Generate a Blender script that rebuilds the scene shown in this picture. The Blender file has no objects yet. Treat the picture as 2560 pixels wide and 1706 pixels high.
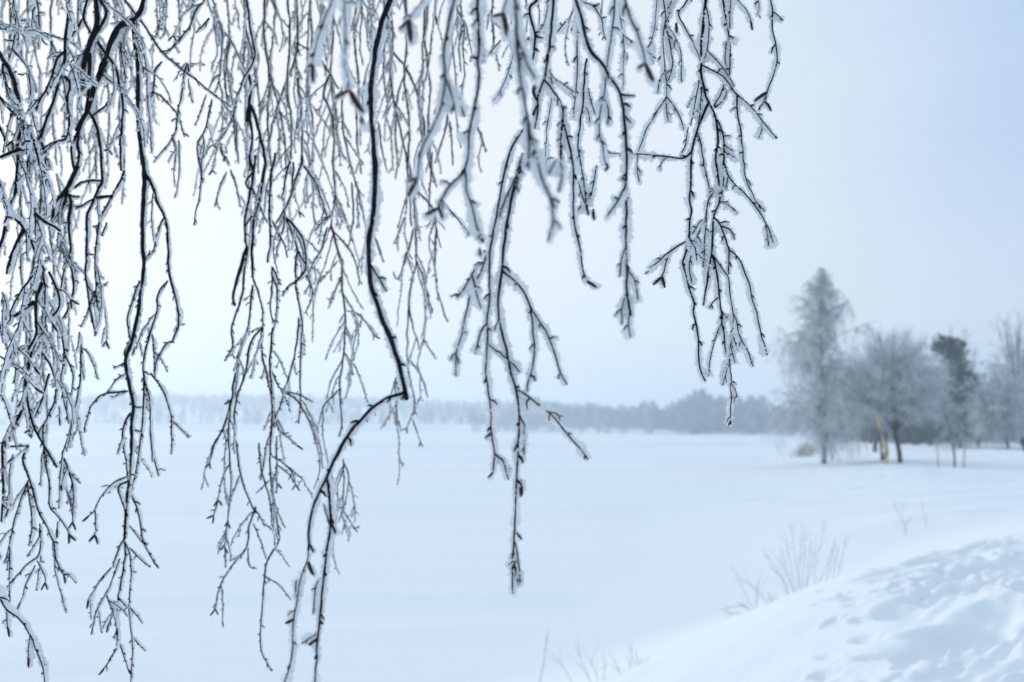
import bpy, bmesh, math, random
import numpy as np
from mathutils import Vector, Matrix

C = bpy.context.scene.collection
R = math.radians
rng = np.random.default_rng(11)
random.seed(5)

# ------------------------------------------------------------------ camera, sky, sun, exposure
ZC = 3.2                      # eye height above the frozen lake
F = 2489.0                    # focal length in photograph pixels (35 mm on 36 mm film, 2560 px wide)
PITCH = math.atan((1068 - 853) / F)
sc = bpy.context.scene
cam = bpy.data.cameras.new('camera')
camo = bpy.data.objects.new('camera', cam)
C.objects.link(camo)
camo.location = (0, 0, ZC)
camo.rotation_euler = (R(90) + PITCH, 0, 0)
cam.lens = 35
cam.sensor_width = 36
cam.clip_start = 0.05
cam.clip_end = 6000
cam.dof.use_dof = True
cam.dof.focus_distance = 1.45
cam.dof.aperture_fstop = 5.0
cam.dof.aperture_blades = 7
sc.camera = camo

SUN_EL, SUN_AZ = R(17), R(-34)          # low, behind cloud, ahead and to the left
sun_dir = Vector((math.sin(SUN_AZ) * math.cos(SUN_EL), math.cos(SUN_AZ) * math.cos(SUN_EL), math.sin(SUN_EL)))
world = bpy.data.worlds.new('World')
sc.world = world
world.use_nodes = True
nt = world.node_tree
nt.nodes.clear()
N = lambda t: nt.nodes.new(t)
out, bg = N('ShaderNodeOutputWorld'), N('ShaderNodeBackground')
bg.inputs['Strength'].default_value = 0.1
sky = N('ShaderNodeTexSky')
sky.sky_type = 'NISHITA'
sky.sun_disc = False
sky.sun_elevation = SUN_EL
sky.sun_rotation = SUN_AZ
tc = N('ShaderNodeTexCoord')
dot = N('ShaderNodeVectorMath'); dot.operation = 'DOT_PRODUCT'
g = Vector((math.sin(R(-26)) * math.cos(R(13)), math.cos(R(-26)) * math.cos(R(13)), math.sin(R(13))))
dot.inputs[1].default_value = g
mr = N('ShaderNodeMapRange'); mr.inputs['From Min'].default_value = -1; mr.inputs['From Max'].default_value = 1
noi = N('ShaderNodeTexNoise'); noi.inputs['Scale'].default_value = 2.2; noi.inputs['Detail'].default_value = 3
mapn = N('ShaderNodeMapping'); mapn.inputs['Scale'].default_value = (1, 1, 3.0)
addn = N('ShaderNodeMath'); addn.operation = 'MULTIPLY_ADD'; addn.inputs[1].default_value = 0.08
sub = N('ShaderNodeMath'); sub.operation = 'SUBTRACT'; sub.inputs[1].default_value = 0.04
ramp = N('ShaderNodeValToRGB')
ramp.color_ramp.interpolation = 'B_SPLINE'
SKY = [(0.0, (0.40, 0.57, 0.78)), (0.45, (0.39, 0.56, 0.78)), (0.66, (0.40, 0.57, 0.80)), (0.79, (0.44, 0.60, 0.87)),
       (0.87, (0.71, 0.81, 0.92)), (0.94, (0.88, 0.91, 0.945)), (1.0, (0.95, 0.94, 0.935))]
els = ramp.color_ramp.elements
els[0].position, els[0].color = SKY[0][0], SKY[0][1] + (1,)
els[1].position, els[1].color = SKY[-1][0], SKY[-1][1] + (1,)
for p, c in SKY[1:-1]:
    e = els.new(p); e.color = c + (1,)
sep = N('ShaderNodeSeparateXYZ')
zm = N('ShaderNodeMapRange'); zm.interpolation_type = 'SMOOTHSTEP'
zm.inputs['From Min'].default_value = 0.48; zm.inputs['From Max'].default_value = 0.95
zmix = N('ShaderNodeMixRGB'); zmix.inputs[2].default_value = (0.78, 0.94, 1.09, 1)     # thinner, brighter cloud overhead
hm = N('ShaderNodeMapRange'); hm.interpolation_type = 'SMOOTHSTEP'                    # paler band of cloud along the horizon
hm.inputs['From Min'].default_value = 0.0; hm.inputs['From Max'].default_value = 0.32
hm.inputs['To Min'].default_value = 0.72; hm.inputs['To Max'].default_value = 0.0
hmix = N('ShaderNodeMixRGB'); hmix.inputs[2].default_value = (0.87, 0.905, 0.935, 1)
mul = N('ShaderNodeVectorMath'); mul.operation = 'SCALE'; mul.inputs['Scale'].default_value = 10.35
cmix = N('ShaderNodeMixRGB'); cmix.inputs[0].default_value = 0.93                      # cloud layer over the clear sky
L = nt.links.new
L(tc.outputs['Generated'], dot.inputs[0]); L(dot.outputs['Value'], mr.inputs['Value'])
L(tc.outputs['Generated'], mapn.inputs['Vector']); L(mapn.outputs['Vector'], noi.inputs['Vector'])
L(noi.outputs['Fac'], addn.inputs[0]); L(mr.outputs['Result'], addn.inputs[2]); L(addn.outputs[0], sub.inputs[0])
L(sub.outputs[0], ramp.inputs['Fac'])
L(tc.outputs['Generated'], sep.inputs[0])
L(sep.outputs['Z'], zm.inputs['Value']); L(zm.outputs['Result'], zmix.inputs[0])
L(sep.outputs['Z'], hm.inputs['Value']); L(hm.outputs['Result'], hmix.inputs[0])
L(ramp.outputs['Color'], hmix.inputs[1]); L(hmix.outputs[0], zmix.inputs[1])
L(zmix.outputs[0], mul.inputs[0])
L(sky.outputs['Color'], cmix.inputs[1]); L(mul.outputs[0], cmix.inputs[2])
L(cmix.outputs[0], bg.inputs['Color']); L(bg.outputs[0], out.inputs['Surface'])

sun = bpy.data.lights.new('sun', 'SUN')
sun.energy = 1.5
sun.angle = R(10)
sun.color = (1.0, 0.96, 0.88)
suno = bpy.data.objects.new('sun', sun)
C.objects.link(suno)
suno.rotation_euler = (-sun_dir).to_track_quat('-Z', 'Y').to_euler()
suno.location = (-20, 20, 30)

sc.view_settings.view_transform = 'Standard'
sc.view_settings.look = 'None'
sc.view_settings.exposure = 0.0
sc.view_settings.gamma = 1.0
sc.view_settings.use_curve_mapping = False
sc.cycles.max_bounces = 8
sc.cycles.volume_bounces = 1

# ------------------------------------------------------------------ helpers
CAMR = np.array(camo.rotation_euler.to_matrix())
CAML = np.array((0, 0, ZC))

def at(u, v, d):
    """point seen at photograph pixel (u, v), d metres along the view axis"""
    u = np.asarray(u, float); v = np.asarray(v, float); d = np.asarray(d, float)
    loc = np.stack([(u - 1280) / F * d, (853 - v) / F * d, -d + 0 * u], -1)
    return loc @ CAMR.T + CAML

def tag(o, label=None, cat=None, group=None, kind=None):
    if label: o['label'] = label
    if cat: o['category'] = cat
    if group: o['group'] = group
    if kind: o['kind'] = kind
    return o

def empty(name, loc):
    o = bpy.data.objects.new(name, None)
    o.empty_display_size = 0.05
    C.objects.link(o)
    o.location = tuple(float(x) for x in loc)
    return o

class MB:
    """collects vertices and faces (as numpy blocks) for ONE mesh"""
    def __init__(s): s.v = []; s.n = 0; s.q = []; s.t = []
    def add(s, v, quads=None, tris=None):
        v = np.asarray(v, float).reshape(-1, 3)
        if quads is not None and len(quads): s.q.append(np.asarray(quads, np.int64).reshape(-1, 4) + s.n)
        if tris is not None and len(tris): s.t.append(np.asarray(tris, np.int64).reshape(-1, 3) + s.n)
        s.v.append(v); s.n += len(v)
    def build(s, name, mat, parent=None, smooth=True, origin=None):
        me = bpy.data.meshes.new(name)
        v = np.concatenate(s.v) if s.v else np.zeros((0, 3))
        base = np.zeros(3)
        if parent is not None: base = np.array(parent_base(parent))
        elif origin is not None: base = np.array(origin, float)
        v = v - base
        q = np.concatenate(s.q) if s.q else np.zeros((0, 4), np.int64)
        t = np.concatenate(s.t) if s.t else np.zeros((0, 3), np.int64)
        me.vertices.add(len(v)); me.vertices.foreach_set('co', v.astype(np.float32).ravel())
        loops = np.concatenate([q.ravel(), t.ravel()])
        me.loops.add(len(loops)); me.loops.foreach_set('vertex_index', loops.astype(np.int32))
        npol = len(q) + len(t)
        me.polygons.add(npol)
        st = np.concatenate([np.arange(len(q)) * 4, len(q) * 4 + np.arange(len(t)) * 3])
        me.polygons.foreach_set('loop_start', st.astype(np.int32))
        me.polygons.foreach_set('use_smooth', np.full(npol, bool(smooth)))
        me.update(calc_edges=True)
        if mat: me.materials.append(mat)
        o = bpy.data.objects.new(name, me)
        C.objects.link(o)
        if parent is not None: o.parent = parent
        elif origin is not None: o.location = tuple(float(x) for x in origin)
        return o

def parent_base(p):
    b = Vector((0, 0, 0))
    while p is not None:
        b += p.location; p = p.parent
    return b

def frames(P, ref):
    """tangent, side and ref-wards unit vectors along a polyline"""
    T = np.gradient(P, axis=0)
    T /= np.linalg.norm(T, axis=1, keepdims=True) + 1e-12
    B = np.cross(T, ref)
    n = np.linalg.norm(B, axis=1, keepdims=True)
    B = np.where(n < 0.05, np.cross(T, np.array((0.3, 0.1, 1.0))), B)
    B /= np.linalg.norm(B, axis=1, keepdims=True) + 1e-12
    G = np.cross(B, T)
    return T, B, G

def tube(mb, P, r, k=6, ref=(0, 1, 0), cap=True):
    P = np.asarray(P, float); n = len(P)
    if n < 2: return
    r = np.broadcast_to(np.asarray(r, float), (n,))
    T, B, G = frames(P, np.array(ref, float))
    a = np.arange(k) / k * 2 * np.pi
    V = P[:, None] + r[:, None, None] * (np.cos(a)[None, :, None] * B[:, None] + np.sin(a)[None, :, None] * G[:, None])
    i = np.arange(n - 1)[:, None] * k; j = np.arange(k)[None]; j2 = (j + 1) % k
    Q = np.stack([i + j, i + j2, i + k + j2, i + k + j], -1).reshape(-1, 4)
    V = V.reshape(-1, 3)
    if cap:
        tip = P[-1] + T[-1] * r[-1] * 0.6; top = P[0] - T[0] * r[0] * 0.3
        V = np.concatenate([V, [top, tip]])
        jj = np.arange(k); jn = (jj + 1) % k
        tr = np.concatenate([np.stack([np.full(k, n * k), jn, jj], -1), np.stack([(n - 1) * k + jj, (n - 1) * k + jn, np.full(k, n * k + 1)], -1)])
        mb.add(V, Q, tr)
    else: mb.add(V, Q)

def resample(P, step):
    P = np.asarray(P, float)
    s = np.concatenate([[0], np.cumsum(np.linalg.norm(np.diff(P, axis=0), axis=1))])
    n = max(3, int(s[-1] / step) + 1)
    q = np.linspace(0, s[-1], n)
    return np.stack([np.interp(q, s, P[:, c]) for c in range(P.shape[1])], -1)

def chaikin(P, it=1):
    for _ in range(it):
        if len(P) < 3: return P
        a = P[:-1] * 0.75 + P[1:] * 0.25; b = P[:-1] * 0.25 + P[1:] * 0.75
        M = np.empty((2 * len(a), P.shape[1])); M[0::2] = a; M[1::2] = b
        P = np.concatenate([P[:1], M[1:-1], P[-1:]])
    return P

def wob(n, amp, per):
    """smooth random wobble of n samples"""
    k = max(2, int(n / per) + 2)
    return np.interp(np.linspace(0, k - 1, n), np.arange(k), rng.normal(0, amp, k))

# ------------------------------------------------------------------ materials (procedural)
def mat(name, col, rough=0.7, spec=0.3, var=None, scale=8.0, bump=0.0, bscale=40.0, transl=0.0, stretch=None, coords='Object'):
    m = bpy.data.materials.new(name); m.use_nodes = True
    t = m.node_tree; p = t.nodes['Principled BSDF']; o = t.nodes['Material Output']
    p.inputs['Base Color'].default_value = tuple(col) + (1,)
    p.inputs['Roughness'].default_value = rough
    p.inputs['Specular IOR Level'].default_value = spec
    tcn = t.nodes.new('ShaderNodeTexCoord'); mp = t.nodes.new('ShaderNodeMapping')
    if stretch: mp.inputs['Scale'].default_value = stretch
    t.links.new(tcn.outputs[coords], mp.inputs['Vector'])
    if var is not None:
        n = t.nodes.new('ShaderNodeTexNoise'); n.inputs['Scale'].default_value = scale; n.inputs['Detail'].default_value = 4
        rp = t.nodes.new('ShaderNodeValToRGB')
        rp.color_ramp.elements[0].position = 0.35; rp.color_ramp.elements[0].color = tuple(col) + (1,)
        rp.color_ramp.elements[1].position = 0.68; rp.color_ramp.elements[1].color = tuple(var) + (1,)
        t.links.new(mp.outputs[0], n.inputs['Vector']); t.links.new(n.outputs['Fac'], rp.inputs[0])
        t.links.new(rp.outputs[0], p.inputs['Base Color'])
    if bump:
        n2 = t.nodes.new('ShaderNodeTexNoise'); n2.inputs['Scale'].default_value = bscale; n2.inputs['Detail'].default_value = 5
        b = t.nodes.new('ShaderNodeBump'); b.inputs['Strength'].default_value = bump; b.inputs['Distance'].default_value = 0.02
        t.links.new(mp.outputs[0], n2.inputs['Vector']); t.links.new(n2.outputs['Fac'], b.inputs['Height'])
        t.links.new(b.outputs[0], p.inputs['Normal'])
    if transl:
        tr = t.nodes.new('ShaderNodeBsdfTranslucent'); tr.inputs['Color'].default_value = tuple(col) + (1,)
        mx = t.nodes.new('ShaderNodeMixShader'); mx.inputs[0].default_value = transl
        t.links.new(p.outputs[0], mx.inputs[1]); t.links.new(tr.outputs[0], mx.inputs[2]); t.links.new(mx.outputs[0], o.inputs['Surface'])
    return m

M_BARK = mat('birch_bark_twig', (0.006, 0.007, 0.011), 0.85, 0.08, var=(0.016, 0.015, 0.019), scale=260)
M_FROST = mat('hoar_frost', (0.95, 0.955, 0.965), 0.85, 0.2, transl=0.42)
M_CATKIN = mat('catkin', (0.03, 0.015, 0.015), 0.8, 0.15, var=(0.065, 0.032, 0.028), scale=500)
M_SNOW = mat('snow', (0.835, 0.855, 0.875), 0.9, 0.15, bump=0.5, bscale=14.0)
M_LAKE = mat('lake_snow', (0.80, 0.83, 0.86), 0.9, 0.15, var=(0.875, 0.88, 0.885), scale=0.035, bump=0.9, bscale=0.30, stretch=(0.22, 1.6, 1))
M_LAKE.node_tree.nodes['Bump'].inputs['Distance'].default_value = 0.14
# ------------------------------------------------------------------ the land
def sstep(a, b, x):
    t = np.clip((x - a) / (b - a), 0, 1); return t * t * (3 - 2 * t)

_ph = rng.uniform(0, 6.28, (40,)); _an = rng.uniform(0, 6.28, (40,))
def ripple(x, y, wl, n=6, off=0):
    z = 0
    for i in range(n):
        k = 2 * np.pi / (wl * (0.6 + 0.25 * i)); a = _an[i + off]
        z = z + np.sin(k * (x * np.cos(a) + y * np.sin(a)) + _ph[i + off]) / n
    return z

_pits = []
def _mkpits():
    r = np.random.default_rng(3)
    for _ in range(1900):                                  # the trampled strip on top of the bank
        t = r.uniform(0, 1); w = r.normal(0, 1)
        y = 5.0 + 9.5 * t; x = 2.8 + 4.0 * t + w * (0.7 + 0.6 * t)
        if x < 1.5 + 0.30 * (y - 5) or float(ripple(np.array(x), np.array(y), 1.7, off=30)) < r.normal(-0.10, .16): continue
        fade = min(1, max(.45, (x - 1.5 - 0.30 * (y - 5)) / 0.9))
        if r.random() > fade + .15: continue
        _pits.append((x, y, r.uniform(0.05, 0.115), r.uniform(0.035, 0.08), r.uniform(0, 3.14), fade * r.uniform(0.045, 0.135)))
    for _ in range(45):                                   # broad slumped hollows
        t = r.uniform(0, 1); y = 5.0 + 9.5 * t; x = 3.2 + 4.2 * t + r.normal(0, 1) * (0.8 + 0.6 * t)
        if x < 1.9 + 0.30 * (y - 5): continue
        _pits.append((x, y, r.uniform(0.22, 0.42), r.uniform(0.11, 0.2), r.normal(0.5, .4), r.uniform(0.07, 0.17)))
    for cx, cy, n, sx, sy in ((19.6, 52, 14, 2.5, 4), (21.5, 58, 12, 2, 3), (30, 60, 34, 4.0, 5), (15, 40, 10, 2, 3), (26, 70, 20, 4, 5)):
        for _ in range(n):
            _pits.append((cx + r.normal(0, sx), cy + r.normal(0, sy), r.uniform(0.2, 0.45), r.uniform(0.2, 0.4), r.uniform(0, 3.14), r.uniform(0.06, 0.2)))
    for u, v, w, dp in ((1898, 1206, 1.3, .30), (1930, 1222, 1.5, .2), (2060, 1246, 1.6, .16), (2010, 1180, 1.2, .2), (2440, 1193, 2.6, .35), (2500, 1205, 1.8, .3), (2380, 1183, 1.5, .25),
                         (2268, 1312, .55, .16), (2500, 1288, .3, .12), (2300, 1345, .6, .1), (2470, 1330, .7, .12), (2115, 1160, 2.0, .3), (1990, 1170, 1.5, .25)):
        D = 2.68 * F / (v - 1068); _pits.append(((u - 1280) / F * D, D, w, w * .55, 0.15, dp))
_mkpits()

CX = [-30, -10, -5, -1.0, 0.6, 1.7, 2.6, 3.6, 7.4, 14, 25, 60]
CY = [2.0, 3.0, 3.8, 5.8, 7.2, 8.6, 9.5, 10.3, 13.6, 19, 27, 50]
CZ = [0.6, 0.8, 0.9, 1.05, 1.17, 1.42, 1.68, 1.88, 1.92, 1.8, 1.5, 1.2]
def ground(x, y):
    x = np.asarray(x, float); y = np.asarray(y, float)
    xs = np.interp(y, [-60, 0, 8, 13, 30, 77, 300], [-16, -5, -1.5, 1.2, 7.2, 20.5, 84])
    terr = -0.03 + 0.62 * sstep(-3.5, 9, x - xs) + 0.05 * ripple(x, y, 9, off=0) * sstep(0, 6, x - xs)
    terr = terr + 0.15 * ripple(x, y, 3.6, off=12) * sstep(0, 5, x - xs) * sstep(14, 30, y)
    terr = terr + 0.75 * sstep(2.5, 11, x) * sstep(48, 13, y)
    yc = np.interp(x, CX, CY); zc = np.interp(x, CX, CZ)
    s = (yc - y) * 0.72
    top = zc + 0.04 * ripple(x, y, 2.4, off=6) + 0.018 * ripple(x * .6 + y * .4, y - x * .5, 0.8, off=14) + 0.12 * sstep(0.3, 3.0, s)
    k = sstep(-4.8, 1.2, s)
    z = terr * (1 - k) + top * k
    return z

def ground_fine(x, y):
    z = ground(x, y)
    m = sstep(1.7, 3.0, x - 0.28 * (y - 5)) * sstep(17, 11, y)
    z = z + m * (0.06 * ripple(x, y, 0.75, off=20) + 0.03 * ripple(x, y, 0.26, off=28))
    hole = np.zeros_like(z); rim = np.zeros_like(z)
    for px, py, a, b, th, d in _pits:
        sel = (np.abs(x - px) < 3 * a + 0.1) & (np.abs(y - py) < 3 * a + 0.1)
        if not sel.any(): continue
        dx, dy = x[sel] - px, y[sel] - py
        u = (dx * math.cos(th) + dy * math.sin(th)) / a; w = (-dx * math.sin(th) + dy * math.cos(th)) / b
        q = np.sqrt(u * u + w * w)
        hole[sel] += d * np.exp(-q ** 2.2); rim[sel] = np.maximum(rim[sel], 0.28 * d * np.exp(-((q - 1.4) / 0.45) ** 2))
    hole = 0.17 * np.tanh(hole / 0.17)
    return z - hole + rim * np.exp(-hole / 0.05)

def grid_mesh(name, X, Y, Z, mat_):
    n, m = X.shape
    mb = MB()
    i = np.arange(n - 1)[:, None] * m; j = np.arange(m - 1)[None]
    Q = np.stack([i + j, i + j + 1, i + m + j + 1, i + m + j], -1).reshape(-1, 4)
    mb.add(np.stack([X, Y, Z], -1).reshape(-1, 3), Q)
    o = mb.build(name, mat_)
    return tag(o, kind='structure')

def make_land():
    # the snowy bank: finest where the camera sees it close
    th = np.concatenate([np.linspace(R(-75), R(-30), 60), np.linspace(R(-29.7), R(-2), 130), np.linspace(R(-1.85), R(31), 240), np.linspace(R(31.5), R(75), 60)])
    rad = np.concatenate([np.linspace(0.3, 4, 50), np.linspace(4.035, 16, 345), np.geomspace(16.1, 320, 190)])
    RR, TT = np.meshgrid(rad, th)
    X, Y = RR * np.sin(TT), RR * np.cos(TT)
    Z = ground_fine(X, Y)
    grid_mesh('snowy_bank', X, Y, Z, M_SNOW)
    # the frozen lake: one sheet to the horizon
    xs = np.linspace(-1250, 1250, 26); ys = np.linspace(-95, 1500, 30)
    X, Y = np.meshgrid(xs, ys)
    grid_mesh('frozen_lake', X, Y, 0 * X, M_LAKE)
    # the far shore and the low hills behind it
    xs = np.linspace(-900, 700, 170); t = np.concatenate([np.linspace(-3, 70, 22), np.linspace(80, 640, 40)])
    X, Tm = np.meshgrid(xs, t)
    Y = shore_y(X) + Tm
    grid_mesh('far_hills', X, Y, hill_z(X, Tm), M_SNOW)

def shore_y(x):
    return np.interp(x, [-900, -300, -40, 15, 60, 130, 260, 700], [760, 640, 590, 520, 420, 370, 350, 330])

def hill_z(x, t):
    left = sstep(120, -40, x)
    hgt = 22 - 9 * sstep(-260, -20, x) - 10 * sstep(-20, 160, x)
    return -0.3 + (1.5 + 3.6 * left) * sstep(0, 18, t) + hgt * sstep(70, 360, t) + 1.2 * sstep(10, 60, t) * ripple(x, t, 90)
make_land()

def ice_patch(cx, cy, lx, ly, matl, seed):
    r = np.random.default_rng(seed); a = np.linspace(0, 2 * np.pi, 49)[:-1]
    k = 1 + 0.22 * np.sin(3 * a + r.uniform(0, 6)) + 0.15 * np.sin(7 * a + r.uniform(0, 6)) + r.normal(0, .05, 48)
    V = np.stack([cx + lx * k * np.cos(a), cy + ly * k * np.sin(a), np.full(48, 0.005)], -1)
    mb = MB(); i = np.arange(48)
    mb.add(np.concatenate([V, [(cx, cy, 0.006)]]), None, np.stack([np.full(48, 48), i, (i + 1) % 48], -1))
    return tag(mb.build('ice_patch', matl), kind='structure')
ice_patch(-54, 138, 17, 2.6, mat('wind_crust_pale', (0.88, 0.865, 0.82), 0.6, 0.3), 61)
ice_patch(26, 185, 36, 9, mat('wind_crust_grey', (0.76, 0.785, 0.80), 0.7, 0.3), 62)
ice_patch(-30, 165, 60, 7, mat('wind_crust_dull', (0.78, 0.80, 0.815), 0.7, 0.3), 63)
# ------------------------------------------------------------------ trees on the right shore
M_TRUNK = mat('dark_trunk', (0.02, 0.018, 0.018), 0.9, 0.1, var=(0.05, 0.045, 0.045), scale=6)
M_BTRUNK = mat('birch_trunk', (0.10, 0.10, 0.11), 0.9, 0.1, var=(0.50, 0.51, 0.53), scale=2.2, stretch=(1, 1, 2.5))
M_RIME = mat('rimed_twigs', (0.24, 0.25, 0.27), 0.9, 0.05, var=(0.62, 0.64, 0.67), scale=1.3)
M_RIME_PALE = mat('pale_rimed_twigs', (0.40, 0.415, 0.44), 0.9, 0.05, var=(0.80, 0.82, 0.84), scale=1.1)
M_NEEDLE = mat('pine_needles', (0.008, 0.016, 0.018), 0.9, 0.05, var=(0.03, 0.05, 0.055), scale=1.5)
M_FAR = mat('far_wood_rime_haze', (0.30, 0.34, 0.39), 0.95, 0.02, var=(0.52, 0.56, 0.62), scale=0.25)  # rimed wood, colour lightened to carry part of the distance haze
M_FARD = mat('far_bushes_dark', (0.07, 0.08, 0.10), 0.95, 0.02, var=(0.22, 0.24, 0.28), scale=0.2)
M_REED = mat('dry_reeds', (0.30, 0.25, 0.20), 0.9, 0.05, var=(0.44, 0.39, 0.34), scale=3)

def nrm(v):
    return v / (np.linalg.norm(v) + 1e-9)

def curve(p, d, ln, n, pull, wig, r):
    """a twig: starts at p along d, bent by pull each step"""
    pts = [np.array(p, float)]; d = nrm(np.array(d, float)); st = ln / n
    for i in range(n):
        d = nrm(d + pull * st + r.normal(0, wig, 3))
        pts.append(pts[-1] + d * st)
    return np.array(pts)

def tree(kind, label, group, u, v, gz, H, spec, seed):
    """u, v: pixel of the foot; the distance follows from the height gz of the snow there"""
    D = (ZC - gz) * F / (v - 1068)
    x = (u - 1280) / F * D
    base = np.array((x, D, float(ground(x, D)) - 0.05))
    r = np.random.default_rng(seed)
    root = empty(kind, base); tag(root, label, 'brush' if kind == 'brush' else 'tree', group)
    tr, cr, lean = MB(), MB(), spec.get('lean', (0, 0))
    tone = spec.get('mat', M_RIME)
    if spec['form'] == 'birch':
        P = np.array([base + np.array((lean[0] * t + 0.12 * math.sin(5 * t + seed), 0.1 * math.sin(4 * t), H * t)) for t in np.linspace(0, 1, 14)])
        tube(tr, P, np.linspace(spec['r'], 0.03, 14), 8)
        nl = spec['limbs']
        for i in range(nl):
            t = spec['low'] + (0.985 - spec['low']) * ((i + r.uniform(0, 1)) / nl) ** 0.9
            p = np.array([np.interp(t, np.linspace(0, 1, 14), P[:, c]) for c in range(3)])
            a = r.uniform(0, 6.283)
            ln = spec['w'] * spec['prof'](t) * r.uniform(0.4, 1.25)
            el = spec.get('el', 0.9) + 0.5 * t
            d = (math.cos(a), math.sin(a), el)
            Lb = curve(p, d, ln, 7, np.array((0, 0, spec.get('pull', -0.16))), 0.13, r)
            tube(tr, Lb, np.linspace(0.05 * (1.1 - t) + 0.018, 0.012, 8), 5)
            for k in range(spec['twigs']):
                s = r.uniform(0.02, 1.0) ** 0.6
                q = np.array([np.interp(s * 7, np.arange(8), Lb[:, c]) for c in range(3)])
                a2 = r.uniform(0, 6.283)
                dd = np.array((math.cos(a2), math.sin(a2), r.uniform(-0.1, 0.7)))
                tl = r.uniform(0.5, 1.25) * spec.get('tl', 1.3) * (0.15 + 0.95 * spec['prof'](t))
                T = curve(q, dd, tl, 4, np.array((0, 0, -1.7)), 0.12, r)
                tube(cr, T, np.linspace(0.021, 0.011, 5) * spec.get('tw', 1), 3, cap=False)
                for _ in range(spec.get('sub', 2)):
                    b = r.integers(1, 5)
                    tube(cr, curve(T[b], r.normal(0, 1, 3) * 0.7 + np.array((0, 0, -0.6)), tl * r.uniform(0.3, 0.6), 3, np.array((0, 0, -1.2)), 0.1, r), np.array((0.017, 0.014, 0.010, 0.008)) * spec.get('tw', 1), 3, cap=False)
    elif spec['form'] == 'round':
        # trunk, forking limbs, then fine twigs fanning out into a dome
        hb = spec['low'] * H; W = spec['w']; cz = base[2] + hb + (H - hb) * 0.42
        Rz_up, Rz_dn = (H - hb) * 0.60, (H - hb) * 0.46
        P = np.array([base + np.array((lean[0] * t + 0.06 * math.sin(6 * t), 0, hb * 1.15 * t)) for t in np.linspace(0, 1, 7)])
        tube(tr, P, np.linspace(spec['r'], spec['r'] * 0.75, 7), 8)
        top = P[-1]; cen = np.array((top[0] + spec.get('off', 0), base[1], cz))
        limbs = []
        if spec.get('leader'):
            Lb = chaikin(np.array([P[-1], P[-1] + np.array((0.35, 0, H * .2)), base + np.array((spec['leader'], 0, H * .62)), base + np.array((spec['leader'] + .3, 0, H * .94))]), 2)
            tube(tr, Lb, np.linspace(spec['r'] * .72, 0.03, len(Lb)), 6); limbs.append(Lb)
        for i in range(spec['limbs']):
            a = i * 2.399 + r.uniform(-.3, .3); rad = math.sqrt((i + .5) / spec['limbs']) * 0.82
            el = r.uniform(0.15, 1.0) if rad > 0.5 else 1.0
            tgt = cen + np.array((math.cos(a) * rad * W, math.sin(a) * rad * W, (Rz_up * el * math.sqrt(max(0, 1 - rad * rad)) * r.uniform(0.3, 0.95)) - (0.25 * Rz_dn if rad > .6 else 0)))
            s0 = P[r.integers(4, 7)]
            mid = s0 + (tgt - s0) * 0.45 + np.array((0, 0, 0.10 * H * (1 - rad)))
            Lb = chaikin(np.array([s0, mid, tgt]), 3); Lb[1:-1] += r.normal(0, 0.04, Lb[1:-1].shape)
            tube(tr, Lb, np.linspace(spec['r'] * 0.42, 0.02, len(Lb)), 5)
            limbs.append(Lb)
        for k in range(spec['twigs']):
            Lb = limbs[r.integers(len(limbs))]
            s = r.uniform(0.12, 1.0) ** 0.8 * (len(Lb) - 1); b = int(min(s, len(Lb) - 2))
            q = Lb[b] + (Lb[b + 1] - Lb[b]) * (s - b)
            dr = nrm(Lb[b + 1] - Lb[b]) + r.normal(0, 0.55, 3) + 0.6 * nrm(q - cen + np.array((0, 0, spec.get('lift', 0.4))))
            dr = nrm(dr)
            # length to the edge of the dome
            e = (q - cen) / np.array((W, W, 1)); rz = Rz_up if q[2] + dr[2] > cen[2] else Rz_dn
            sc_ = np.array((W, W, rz)); o_ = (q - cen) / sc_; dd = dr / sc_
            A, Bq, Cq = dd @ dd, 2 * o_ @ dd, o_ @ o_ - r.uniform(0.80, 1.12)
            disc = Bq * Bq - 4 * A * Cq
            tmax = (-Bq + math.sqrt(disc)) / (2 * A) if disc > 0 and Cq < 0 else r.uniform(0.3, 0.8)
            ln = min(tmax, r.uniform(0.8, 2.6))
            if ln < 0.1: continue
            T = curve(q, dr, ln, 4, np.array((0, 0, spec.get('pull', -0.05))), 0.07, r)
            tube(cr, T, np.linspace(0.026, 0.010, 5) * spec.get('tw', 1), 3, cap=False)
            for _ in range(spec.get('sub', 3)):
                bb = r.integers(1, 5)
                d2 = nrm(T[bb] - T[bb - 1]) + r.normal(0, 0.5, 3)
                tube(cr, curve(T[bb], d2, ln * r.uniform(0.25, 0.6), 2, np.array((0, 0, spec.get('pull', -0.05))), 0.1, r), np.array((0.018, 0.013, 0.008)) * spec.get('tw', 1), 3, cap=False)
    elif spec['form'] == 'pine':
        P = np.array([base + np.array((spec['plean'] * t + 0.3 * math.sin(2.5 * t), 0, H * t)) for t in np.linspace(0, 1, 10)])
        tube(tr, P, np.linspace(spec['r'], 0.05, 10), 8)
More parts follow.
